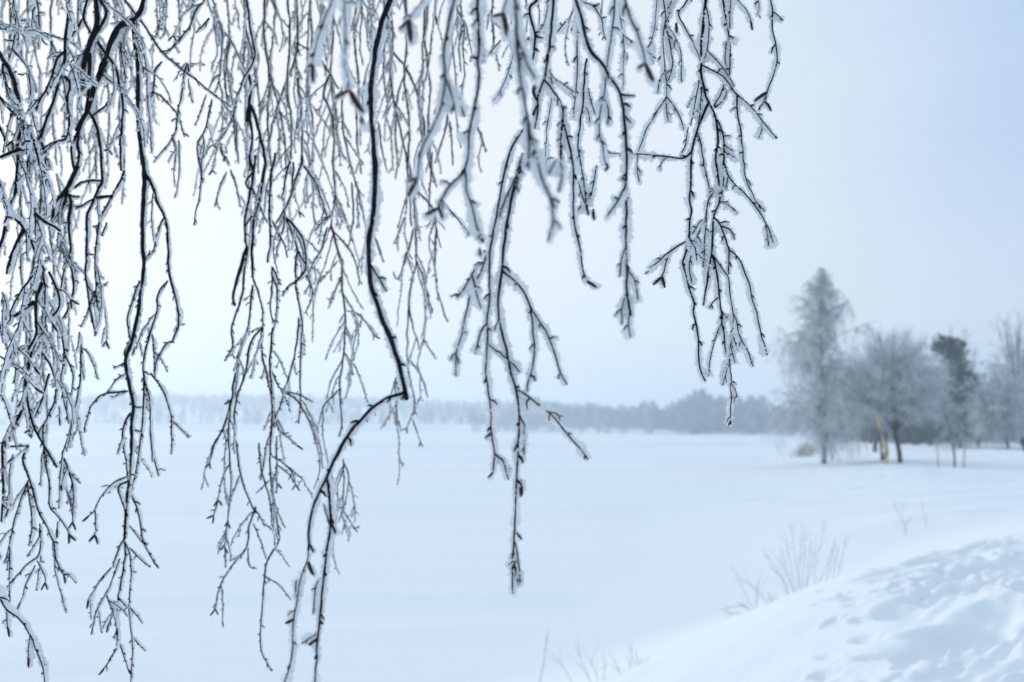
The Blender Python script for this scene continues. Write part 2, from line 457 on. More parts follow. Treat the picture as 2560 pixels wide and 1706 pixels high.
        for i in range(spec['limbs']):
            t = r.uniform(spec['low'], 0.99); a = r.uniform(0, 6.283)
            p = base + np.array((spec['plean'] * t + 0.3 * math.sin(2.5 * t), 0, H * t))
            ln = spec['w'] * spec['prof'](t) * r.uniform(0.5, 1.15) * (0.9 + 0.25 * math.sin(t * 23))
            Lb = curve(p, (math.cos(a), math.sin(a), 0.35), ln, 4, np.array((0, 0, 0.02)), 0.12, r)
            tube(tr, Lb, np.linspace(0.05, 0.015, 5), 4)
            for k in range(9):
                c = Lb[r.integers(1, 5)] + r.normal(0, 0.3, 3)
                for _ in range(30):
                    d = nrm(r.normal(0, 1, 3) + np.array((0, 0, 0.35)))
                    e = c + d * r.uniform(0.18, 0.42); w = np.cross(d, r.normal(0, 1, 3)); w = nrm(w) * 0.045
                    cr.add([c - w, c + w, e], None, [(0, 1, 2)])
    tr.build('trunk', spec.get('tm', M_TRUNK), root)
    if cr.v: cr.build('crown', tone, root, smooth=False)
    return root

prof_birch = lambda t: float(np.interp(t, [0, .12, .2, .35, .5, .58, .64, .75, .86, .94, 1], [.55, .85, 1.0, 1.0, .95, .88, .60, .50, .30, .17, .05]))
G_SH = 'frosted trees along the right shore'
tree('birch_tree', 'tall narrow frosted birch with drooping twigs, highest tree on the right shore', G_SH, 2052, 1154, 0.5, 15.2,
     dict(form='birch', r=0.20, w=5.6, low=0.07, limbs=110, twigs=15, sub=3, mat=M_RIME_PALE, prof=prof_birch, tm=M_BTRUNK, lean=(0.35, 0), tl=2.0, tw=1.1, el=1.25, pull=-.26), 1)
tree('birch_tree', 'thin young birch trunk leaning right beside the foot of the tall birch', G_SH, 2074, 1146, 0.5, 5.2,
     dict(form='birch', r=0.10, w=1.1, low=0.35, limbs=16, twigs=10, prof=lambda t: 0.9, tm=M_BTRUNK, lean=(-0.55, 0)), 2)
tree('broadleaf_tree', 'wide round frosted tree with one dark bent trunk in front of the grove', G_SH, 2244, 1158, 0.5, 10.0,
     dict(form='round', r=0.19, w=4.3, low=0.31, limbs=44, twigs=2500, sub=3, lean=(-0.42, 0), leader=0.45, off=0.25, lift=0.6, tw=0.85, mat=M_RIME_PALE), 3)
tree('broadleaf_tree', 'small hazy frosted tree filling the gap between tall birch and round tree', G_SH, 2150, 1106, 0.5, 16.5,
     dict(form='round', r=0.2, w=5.3, low=0.12, limbs=22, twigs=2400, sub=3, mat=M_RIME_PALE, pull=-0.35, tw=1.4), 4)
tree('pine_tree', 'dark green pine standing behind the right side of the round tree', G_SH, 2395, 1122, 0.5, 13.4,
     dict(form='pine', r=0.24, w=3.3, low=0.10, limbs=170, plean=-1.35, prof=lambda t: float(np.interp(t, [.1, .3, .5, .65, .85, 1], [.55, .7, .95, 1.0, .75, .5])), mat=M_NEEDLE), 5)
tree('broadleaf_tree', 'pale frosted tree peeping out behind the dark pine', G_SH, 2408, 1112, 0.5, 18.6,
     dict(form='round', r=0.2, w=3.9, low=0.2, limbs=18, twigs=1000, sub=2, mat=M_RIME_PALE, tw=1.5), 6)
tree('broadleaf_tree', 'low bushy frosted tree to the right of the dark pine', G_SH, 2440, 1120, 0.5, 8.6,
     dict(form='round', r=0.16, w=4.0, low=0.05, limbs=24, twigs=1900, sub=3, pull=-0.3, tw=1.3), 7)
tree('broadleaf_tree', 'dense white rimed tree at the right edge of the grove, branches sagging', G_SH, 2512, 1124, 0.5, 10.6,
     dict(form='round', r=0.2, w=4.9, low=0.08, limbs=30, twigs=3000, sub=3, pull=-0.5, mat=M_RIME_PALE, tw=1.3), 8)
tree('broadleaf_tree', 'tall sparse bare tree rising above the grove at the right edge', G_SH, 2545, 1112, 0.5, 20.6,
     dict(form='round', r=0.25, w=5.2, low=0.35, limbs=26, twigs=750, sub=2, tw=1.5), 9)
tree('broadleaf_tree', 'small dark trunked frosted tree behind the right half of the round tree', G_SH, 2318, 1107, 0.5, 12.5,
     dict(form='round', r=0.22, w=5.7, low=0.18, limbs=22, twigs=2000, sub=3, pull=-0.4, tw=1.35), 12)
tree('birch_tree', 'young staked sapling with a thin stem and small frosted crown', 'staked sapling', 2376, 1171, 0.5, 3.9,
     dict(form='birch', r=0.075, w=0.95, low=0.36, limbs=26, twigs=12, prof=lambda t: 1.2 - 0.7 * abs(t - 0.6), tm=M_TRUNK, tl=0.7), 13)

tree('brush', 'low brown brush on the snow between the tall birch and the yellow pole', 'low brush', 2112, 1109, 0.5, 2.9,
     dict(form='round', r=0.06, w=2.3, low=0.05, limbs=18, twigs=420, sub=2, tw=1.2, mat=mat('brown_brush', (0.13, 0.10, 0.095), 0.9, 0.05, var=(0.30, 0.26, 0.25), scale=1.5)), 14)
tree('brush', 'low dark brush under the right half of the round tree', 'low brush', 2275, 1112, 0.5, 2.6,
     dict(form='round', r=0.06, w=2.6, low=0.05, limbs=18, twigs=900, sub=2, tw=1.5, mat=M_TRUNK), 15)
tree('brush', 'low dark brush at the right end under the round tree, beside the dark upright trunk', 'low brush', 2338, 1113, 0.5, 2.9,
     dict(form='round', r=0.06, w=2.4, low=0.05, limbs=18, twigs=800, sub=2, tw=1.5, mat=M_TRUNK), 16)
tree('brush', 'low dark brush behind the yellow pole, left end of the dark row', 'low brush', 2178, 1107, 0.5, 2.4,
     dict(form='round', r=0.06, w=2.3, low=0.05, limbs=18, twigs=800, sub=2, tw=1.5, mat=M_TRUNK), 17)

def bare_stems(kind, label, cat, parts, u, v, gz, matl, group=None):
    D = (ZC - gz) * F / (v - 1068); x = (u - 1280) / F * D
    base = np.array((x, D, float(ground(x, D))))
    root = empty(kind, base); tag(root, label, cat, group)
    for nm, rad, pts in parts:
        Q = np.array([at(a, b, D * (1 + 0.002 * i)) for i, (a, b) in enumerate(pts)], float)
        Q[0, 2] = min(Q[0, 2], base[2] + 0.02)
        mb = MB(); tube(mb, chaikin(Q, 2), np.linspace(rad, rad * 0.8, len(chaikin(Q, 2))), 8); mb.build(nm, matl, root)
    return root

bare_stems('tree_stump', 'dark low stump with two thin dark stems behind the yellow pole', 'stump',
           [('stem', 0.10, [(2206, 1152), (2203, 1128), (2201, 1096), (2198, 1078)]), ('stem', 0.10, [(2214, 1150), (2219, 1136), (2216, 1112), (2214, 1082)]),
            ('stump', 0.30, [(2209, 1154), (2210, 1147), (2211, 1139)])], 2209, 1153, 0.5, M_TRUNK)
for u, v, h, w, lab in ((2188, 1132, 24, .20, 'short dark post left of the yellow pole, nearest of the dark posts'),
                        (2160, 1106, 14, .26, 'dark stump at the left end of the row under the trees'),
                        (2177, 1112, 30, .20, 'slim dark trunk stub between the left stump and the yellow pole'),
                        (2258, 1113, 30, .42, 'broad dark trunk just right of the bent round-tree trunk'),
                        (2290, 1114, 22, .44, 'squat dark stump in the middle of the row under the round tree'),
                        (2309, 1110, 28, .22, 'thin dark trunk right of the squat stump'),
                        (2326, 1116, 34, .30, 'dark upright trunk at the right end of the row')):
    w *= 1.25; h *= 1.15; tp = [(u, v), (u - 1.0, v - h * 0.5), (u + 1.5, v - h)]
    bare_stems('grove_trunk', lab, 'tree trunk', [('stem', w, tp), ('branch_stub', w * 0.4, [(u - 1, v - h * 0.55), (u + 4, v - h * 0.8), (u + 6, v - h * 1.05)])], u, v, 0.5, M_TRUNK, 'dark trunks under the grove')  # dark lower trunks and stumps of the grove, built as separate pieces

# yellow marker pole with grey gaps between its yellow sleeves
M_YEL = mat('yellow_paint', (0.68, 0.37, 0.04), 0.7, 0.2, var=(0.58, 0.33, 0.05), scale=4)
M_GREY = mat('weathered_pole', (0.30, 0.31, 0.33), 0.8, 0.1, var=(0.42, 0.43, 0.46), scale=5)
def pole():
    D = (ZC - 0.5) * F / (1164 - 1068); x = (2212 - 1280) / F * D
    b = np.array((x, D, float(ground(x, D)) - 0.1)); top = at(2194, 1040, D)
    root = empty('marker_pole', b); tag(root, 'leaning yellow and grey striped marker pole in front of the grove', 'marker pole')
    mb = MB(); tube(mb, np.array([b, (b + top) / 2, top]), 0.05, 10); mb.build('pole', M_GREY, root)
    for a, c in ((0.02, 0.27), (0.36, 0.56), (0.73, 0.985)):
        mb = MB(); tube(mb, np.array([b + (top - b) * t for t in np.linspace(a, c, 4)]), 0.085, 10); mb.build('yellow_sleeve', M_YEL, root)
pole()
for uu, lab in ((2346, 'pale wooden stake left of the sapling'), (2409, 'pale wooden stake right of the sapling')):
    u2 = uu - 3 if uu < 2376 else uu + 3
    bare_stems('wooden_stake', lab, 'stake', [('stake', 0.05, [(uu, 1172), ((uu + u2) / 2, 1140), (u2, 1108)])], uu, 1171, 0.5,
               mat('stake_wood', (0.32, 0.27, 0.23), 0.9, 0.1, var=(0.42, 0.38, 0.34), scale=6), 'stakes beside the sapling')

def reeds():
    mb = MB(); r = np.random.default_rng(8)
    for _ in range(330):
        u = r.normal(2010, 20); v = r.uniform(1126, 1142)
        D = (ZC - 0.3) * F / (v - 1068); x = (u - 1280) / F * D
        p = np.array((x, D, float(ground(x, D)) - 0.05)); h = r.uniform(0.3, 1.5) * max(.3, 1 - abs(u - 2010) / 60)
        T = curve(p, (r.normal(0, .12), r.normal(0, .1), 1), max(h, .2), 3, np.array((0.15, 0, -0.1)), 0.04, r)
        tube(mb, T, (0.016, 0.014, 0.012, 0.02), 3, cap=False)
    o = mb.build('reeds', M_REED, smooth=False); tag(o, 'patch of dry tan reeds at the left foot of the birch', 'reeds', kind='stuff')
reeds()

# ------------------------------------------------------------------ far woods: masses nobody could count
def wood(name, label, spots, matl, seed, blades, wid):
    r = np.random.default_rng(seed); V = []; T = []
    for (x, y, z, h) in spots:
        sh = r.choice(['spire', 'dome'], p=[0.45, 0.55])
        n = blades
        t = r.uniform(0.02, 1, n)
        w = (1.02 - t) * h * 0.20 + 0.05 * h if sh == 'spire' else np.sqrt(np.clip(1 - (2 * t - 0.95) ** 2 * 0.95, 0.05, 1)) * h * 0.30
        a = r.uniform(0, 6.283, n); q = np.sqrt(r.uniform(0, 1, n)) * w
        c = np.stack([x + q * np.cos(a), y + q * np.sin(a), z + t * h], -1)
        d = np.stack([np.cos(a) * 0.5 + r.normal(0, .25, n), np.sin(a) * 0.5 + r.normal(0, .25, n), r.uniform(0.2, 1.2, n)], -1)
        d /= np.linalg.norm(d, axis=1, keepdims=True)
        ln = h * r.uniform(0.06, 0.16, n)[:, None]
        s = np.cross(d, r.normal(0, 1, (n, 3))); s /= np.linalg.norm(s, axis=1, keepdims=True); s *= wid * h * r.uniform(0.5, 1.2, n)[:, None]
        V.append(np.stack([c - d * ln, c + s, c + d * ln, c - s], 1).reshape(-1, 3))
    mb = MB(); V = np.concatenate(V); k = len(V) // 4
    mb.add(V, np.arange(k * 4).reshape(-1, 4))
    o = mb.build(name, matl, smooth=False); return tag(o, label, 'wood', kind='stuff')

def spots(n, x0, x1, t0, t1, h0, h1, seed, zf=hill_z, mod=None):
    r = np.random.default_rng(seed); o = []
    for _ in range(n):
        x = r.uniform(x0, x1); t = r.uniform(t0, t1); y = float(shore_y(x)) + t
        h = r.uniform(h0, h1) * (mod(x, r) if mod else 1)
        o.append((x, y, float(zf(np.array(x), np.array(t))), h))
    return o
# low scrub along the left far shore, taller wood on the right far shore, hazy wood on the hills
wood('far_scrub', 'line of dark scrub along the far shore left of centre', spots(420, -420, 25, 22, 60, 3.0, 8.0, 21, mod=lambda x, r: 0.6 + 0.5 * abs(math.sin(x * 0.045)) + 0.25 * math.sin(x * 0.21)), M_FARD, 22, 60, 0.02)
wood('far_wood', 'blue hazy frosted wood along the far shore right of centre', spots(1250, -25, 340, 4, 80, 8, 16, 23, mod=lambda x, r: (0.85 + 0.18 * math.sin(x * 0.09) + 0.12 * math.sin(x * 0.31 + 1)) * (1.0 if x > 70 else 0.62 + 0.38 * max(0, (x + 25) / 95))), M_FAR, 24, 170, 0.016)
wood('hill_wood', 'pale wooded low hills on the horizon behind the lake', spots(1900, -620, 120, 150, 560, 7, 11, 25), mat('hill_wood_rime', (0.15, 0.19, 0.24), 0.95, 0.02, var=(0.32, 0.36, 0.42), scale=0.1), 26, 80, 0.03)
def grove_backing():
    r = np.random.default_rng(31); o = []
    for _ in range(150):
        y = r.uniform(165, 290); x = r.uniform(y * 0.345, y * 0.62)
        o.append((x, y, float(ground(x, y)), r.uniform(6.5, 11.5)))
    return o
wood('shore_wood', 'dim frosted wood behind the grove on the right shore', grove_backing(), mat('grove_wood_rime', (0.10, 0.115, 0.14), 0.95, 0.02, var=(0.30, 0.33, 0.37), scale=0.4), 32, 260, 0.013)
# ------------------------------------------------------------------ bare shrubs poking out of the snow
M_STEM = mat('bare_shrub_stem', (0.22, 0.225, 0.235), 0.9, 0.1, var=(0.50, 0.52, 0.54), scale=20)
def shrub(label, D, stems, seed, rad=0.0032, kind='bare_shrub', cat='shrub', group='bare shrubs in the snow', sides=4):
    r = np.random.default_rng(seed)
    b = at(stems[0][0][0], stems[0][0][1], D); b[2] = float(ground(b[0], b[1])) - 0.02
    root = empty(kind, b); tag(root, label, cat, group)
    for i, st in enumerate(stems):
        k = r.uniform(-0.02, 0.02)
        P = np.array([at(a, c, D * (1 + k + 0.01 * j * r.uniform(-1, 1))) for j, (a, c) in enumerate(st)], float)
        gz = float(ground(P[0, 0], P[0, 1])) - 0.03
        P = np.concatenate([[(P[0, 0] * .9 + b[0] * .1, P[0, 1], min(gz, P[0, 2]))], P])
        P = resample(chaikin(P, 2), 0.04); P[1:-1] += r.normal(0, 0.003, P[1:-1].shape)
        mb = MB(); tube(mb, P, np.linspace(rad * 1.25, rad * 0.55, len(P)), 5)
        for _ in range(sides if len(P) > 6 else 0):
            q = r.integers(len(P) // 3, len(P) - 2); d = nrm(P[q + 1] - P[q]) + r.normal(0, .35, 3)
            tube(mb, curve(P[q], d, r.uniform(.08, .28), 4, np.array((0, 0, 0.6)), .05, r), np.linspace(rad * .6, rad * .4, 5), 4)
        mb.build('stem', M_STEM, root)
    return root
def Z8(pts): return [(1760 + a / 2.77, 1140 + b / 2.77) for a, b in pts]
shrub('largest bare grey shrub of upright stems half hidden behind the snow ridge', 13.0, [Z8(s) for s in (
    [(660, 1000), (600, 760), (560, 560), (555, 520)], [(670, 980), (640, 760), (620, 600), (600, 440)], [(668, 990), (655, 760), (672, 600), (685, 450)],
    [(600, 1000), (560, 860), (480, 740), (420, 680)], [(590, 990), (540, 840), (490, 800), (470, 770)], [(650, 990), (590, 860), (560, 740), (530, 650)],
    [(690, 970), (720, 820), (735, 690), (740, 560)], [(770, 925), (765, 800), (800, 640), (845, 440)], [(775, 925), (820, 830), (870, 720), (915, 570)],
    [(700, 960), (750, 760), (770, 640), (775, 540)], [(840, 890), (870, 800), (885, 700), (880, 640)], [(915, 880), (950, 730), (975, 620), (995, 550)],
    [(880, 890), (900, 800), (905, 700), (930, 640)], [(640, 990), (610, 900), (575, 850), (520, 700)], [(675, 960), (700, 700), (690, 560), (705, 480)])], 41)
shrub('low shrub of two bare stems in a V, left of the largest shrub', 12.2, [Z8(s) for s in (
    [(375, 1125), (300, 990), (240, 850), (185, 740)], [(465, 1070), (400, 960), (300, 880), (225, 815)], [(380, 1125), (300, 1100), (230, 1085), (140, 1095)],
    [(370, 1120), (280, 1030), (210, 1045), (130, 1060)], [(375, 1125), (290, 1040), (220, 1015)], [(500, 1045), (460, 990), (440, 960)], [(560, 1010), (480, 980), (440, 950)], [(360, 1100), (365, 960), (375, 860)])], 42)
shrub('twiggy bare shrub cut by the bottom edge of the photograph', 10.0, [[(1280 + a / 1.838, 853 + b / 1.838) for a, b in s] for s in (
    [(400, 1640), (360, 1568), (320, 1480), (308, 1420)], [(400, 1640), (395, 1540), (370, 1500), (362, 1450)], [(300, 1640), (265, 1540), (225, 1490), (212, 1460)],
    [(490, 1640), (500, 1540), (490, 1500), (460, 1515)], [(520, 1640), (545, 1560), (550, 1460), (548, 1375)], [(530, 1640), (580, 1560), (600, 1500), (575, 1490)],
    [(590, 1640), (610, 1560), (618, 1500), (622, 1450)], [(640, 1640), (640, 1560), (655, 1520), (640, 1510)], [(415, 1640), (420, 1560), (425, 1520), (432, 1480)], [(470, 1640), (520, 1560), (535, 1510), (548, 1470)])], 43, 0.003)
shrub('single bare stem standing alone left of the twiggy shrub at the bottom edge', 10.0, [[(1280 + a / 1.838, 853 + b / 1.838) for a, b in ((105, 1640), (135, 1540), (152, 1440), (165, 1330))]], 44, 0.0042, sides=1, cat='weed', kind='dry_weed')
shrub('small faint plant with a few stems on the open snow, left of its single twin', 22.0, [Z8(s) for s in ([(1390, 480), (1350, 420), (1330, 360), (1300, 300)], [(1400, 480), (1360, 420), (1370, 360), (1390, 320)], [(1395, 480), (1420, 450), (1440, 430)])], 45, 0.0036)
shrub('single thin stalk on the open snow right of the small faint plant', 22.0, [Z8([(1545, 490), (1525, 420), (1510, 340), (1500, 250)])], 46, 0.0036, kind='dry_weed', cat='weed', sides=1)

# ------------------------------------------------------------------ person in dark clothes at the right edge
M_CLOTH = mat('black_coat', (0.012, 0.011, 0.016), 0.9, 0.1, var=(0.02, 0.018, 0.024), scale=6)
M_SKIN = mat('skin', (0.45, 0.28, 0.22), 0.7, 0.2)
M_HAT = mat('red_knit_hat', (0.30, 0.045, 0.05), 0.9, 0.1, var=(0.36, 0.07, 0.07), scale=30)
def person():
    D = (ZC - 0.5) * F / (1131 - 1068); x = (2552 - 1280) / F * D
    b = np.array((x, D, float(ground(x, D)) - 0.03))
    root = empty('person', b); tag(root, 'person in a black coat and red hat walking at the right edge, far away', 'person')
    J = [((0, 0, .95), .17), ((0, 0, 1.20), .19), ((0, 0, 1.42), .17), ((0, -.01, 1.54), .062), ((0, -.03, 1.62), .10), ((0, -.03, 1.72), .10),
         ((-.20, 0, 1.41), .075), ((-.27, .05, 1.15), .062), ((-.25, -.08, .90), .05), ((-.25, -.10, .82), .04),
         ((.20, 0, 1.41), .075), ((.27, -.05, 1.15), .062), ((.26, -.16, .92), .05), ((.26, -.19, .84), .04),
         ((-.10, 0, .86), .115), ((-.11, -.12, .49), .08), ((-.11, -.05, .09), .055), ((-.11, -.20, .05), .045),
         ((.10, 0, .86), .115), ((.11, .03, .48), .08), ((.11, .22, .12), .055), ((.11, .12, .05), .045)]
    E = [(0, 1), (1, 2), (2, 3), (3, 4), (4, 5), (2, 6), (6, 7), (7, 8), (8, 9), (2, 10), (10, 11), (11, 12), (12, 13), (0, 14), (14, 15), (15, 16), (16, 17), (0, 18), (18, 19), (19, 20), (20, 21)]
    me = bpy.data.meshes.new('body'); me.from_pydata([j[0] for j in J], E, [])
    o = bpy.data.objects.new('body', me); C.objects.link(o); o.parent = root
    sk = o.modifiers.new('skin', 'SKIN'); ss = o.modifiers.new('smooth', 'SUBSURF'); ss.levels = 2; ss.render_levels = 2
    sv = me.skin_vertices[0].data
    for i, (_, rr) in enumerate(J): sv[i].radius = (rr, rr * (0.75 if i in (0, 1, 2) else 1))
    sv[0].use_root = True
    bpy.context.view_layer.update()
    ev = o.evaluated_get(bpy.context.evaluated_depsgraph_get()); m2 = bpy.data.meshes.new_from_object(ev)
    o.modifiers.clear(); o.data = m2; m2.materials.clear()
    m2.materials.append(M_CLOTH); m2.materials.append(M_SKIN)
    for p in m2.polygons:
        p.use_smooth = True
        p.material_index = 1 if p.center.z > 1.53 else 0
    def ball(name, c, s, m, zmin=-9):
        bm = bmesh.new(); bmesh.ops.create_uvsphere(bm, u_segments=14, v_segments=9, radius=1)
        for vv in bm.verts: vv.co = Vector((c[0] + vv.co.x * s[0], c[1] + vv.co.y * s[1], max(c[2] + vv.co.z * s[2], zmin)))
        mm = bpy.data.meshes.new(name); bm.to_mesh(mm); bm.free(); mm.materials.append(m)
        oo = bpy.data.objects.new(name, mm); C.objects.link(oo); oo.parent = root
        for pp in mm.polygons: pp.use_smooth = True
    ball('hat', (0, -.02, 1.74), (.125, .135, .12), M_HAT, 1.69)
    mb = MB(); prof = [(1.50, .13), (1.46, .23), (1.3, .25), (1.05, .25), (0.80, .28), (0.74, .27)]
    a = np.linspace(0, 2 * np.pi, 17)[:-1]
    V = np.array([[(rr * math.cos(t) * 1.0, rr * math.sin(t) * 0.72, z) for t in a] for z, rr in prof]).reshape(-1, 3) + b
    i = np.arange(len(prof) - 1)[:, None] * 16; j = np.arange(16)[None]; j2 = (j + 1) % 16
    mb.add(V, np.stack([i + j, i + 16 + j, i + 16 + j2, i + j2], -1).reshape(-1, 4)); mb.build('coat', M_CLOTH, root)
person()
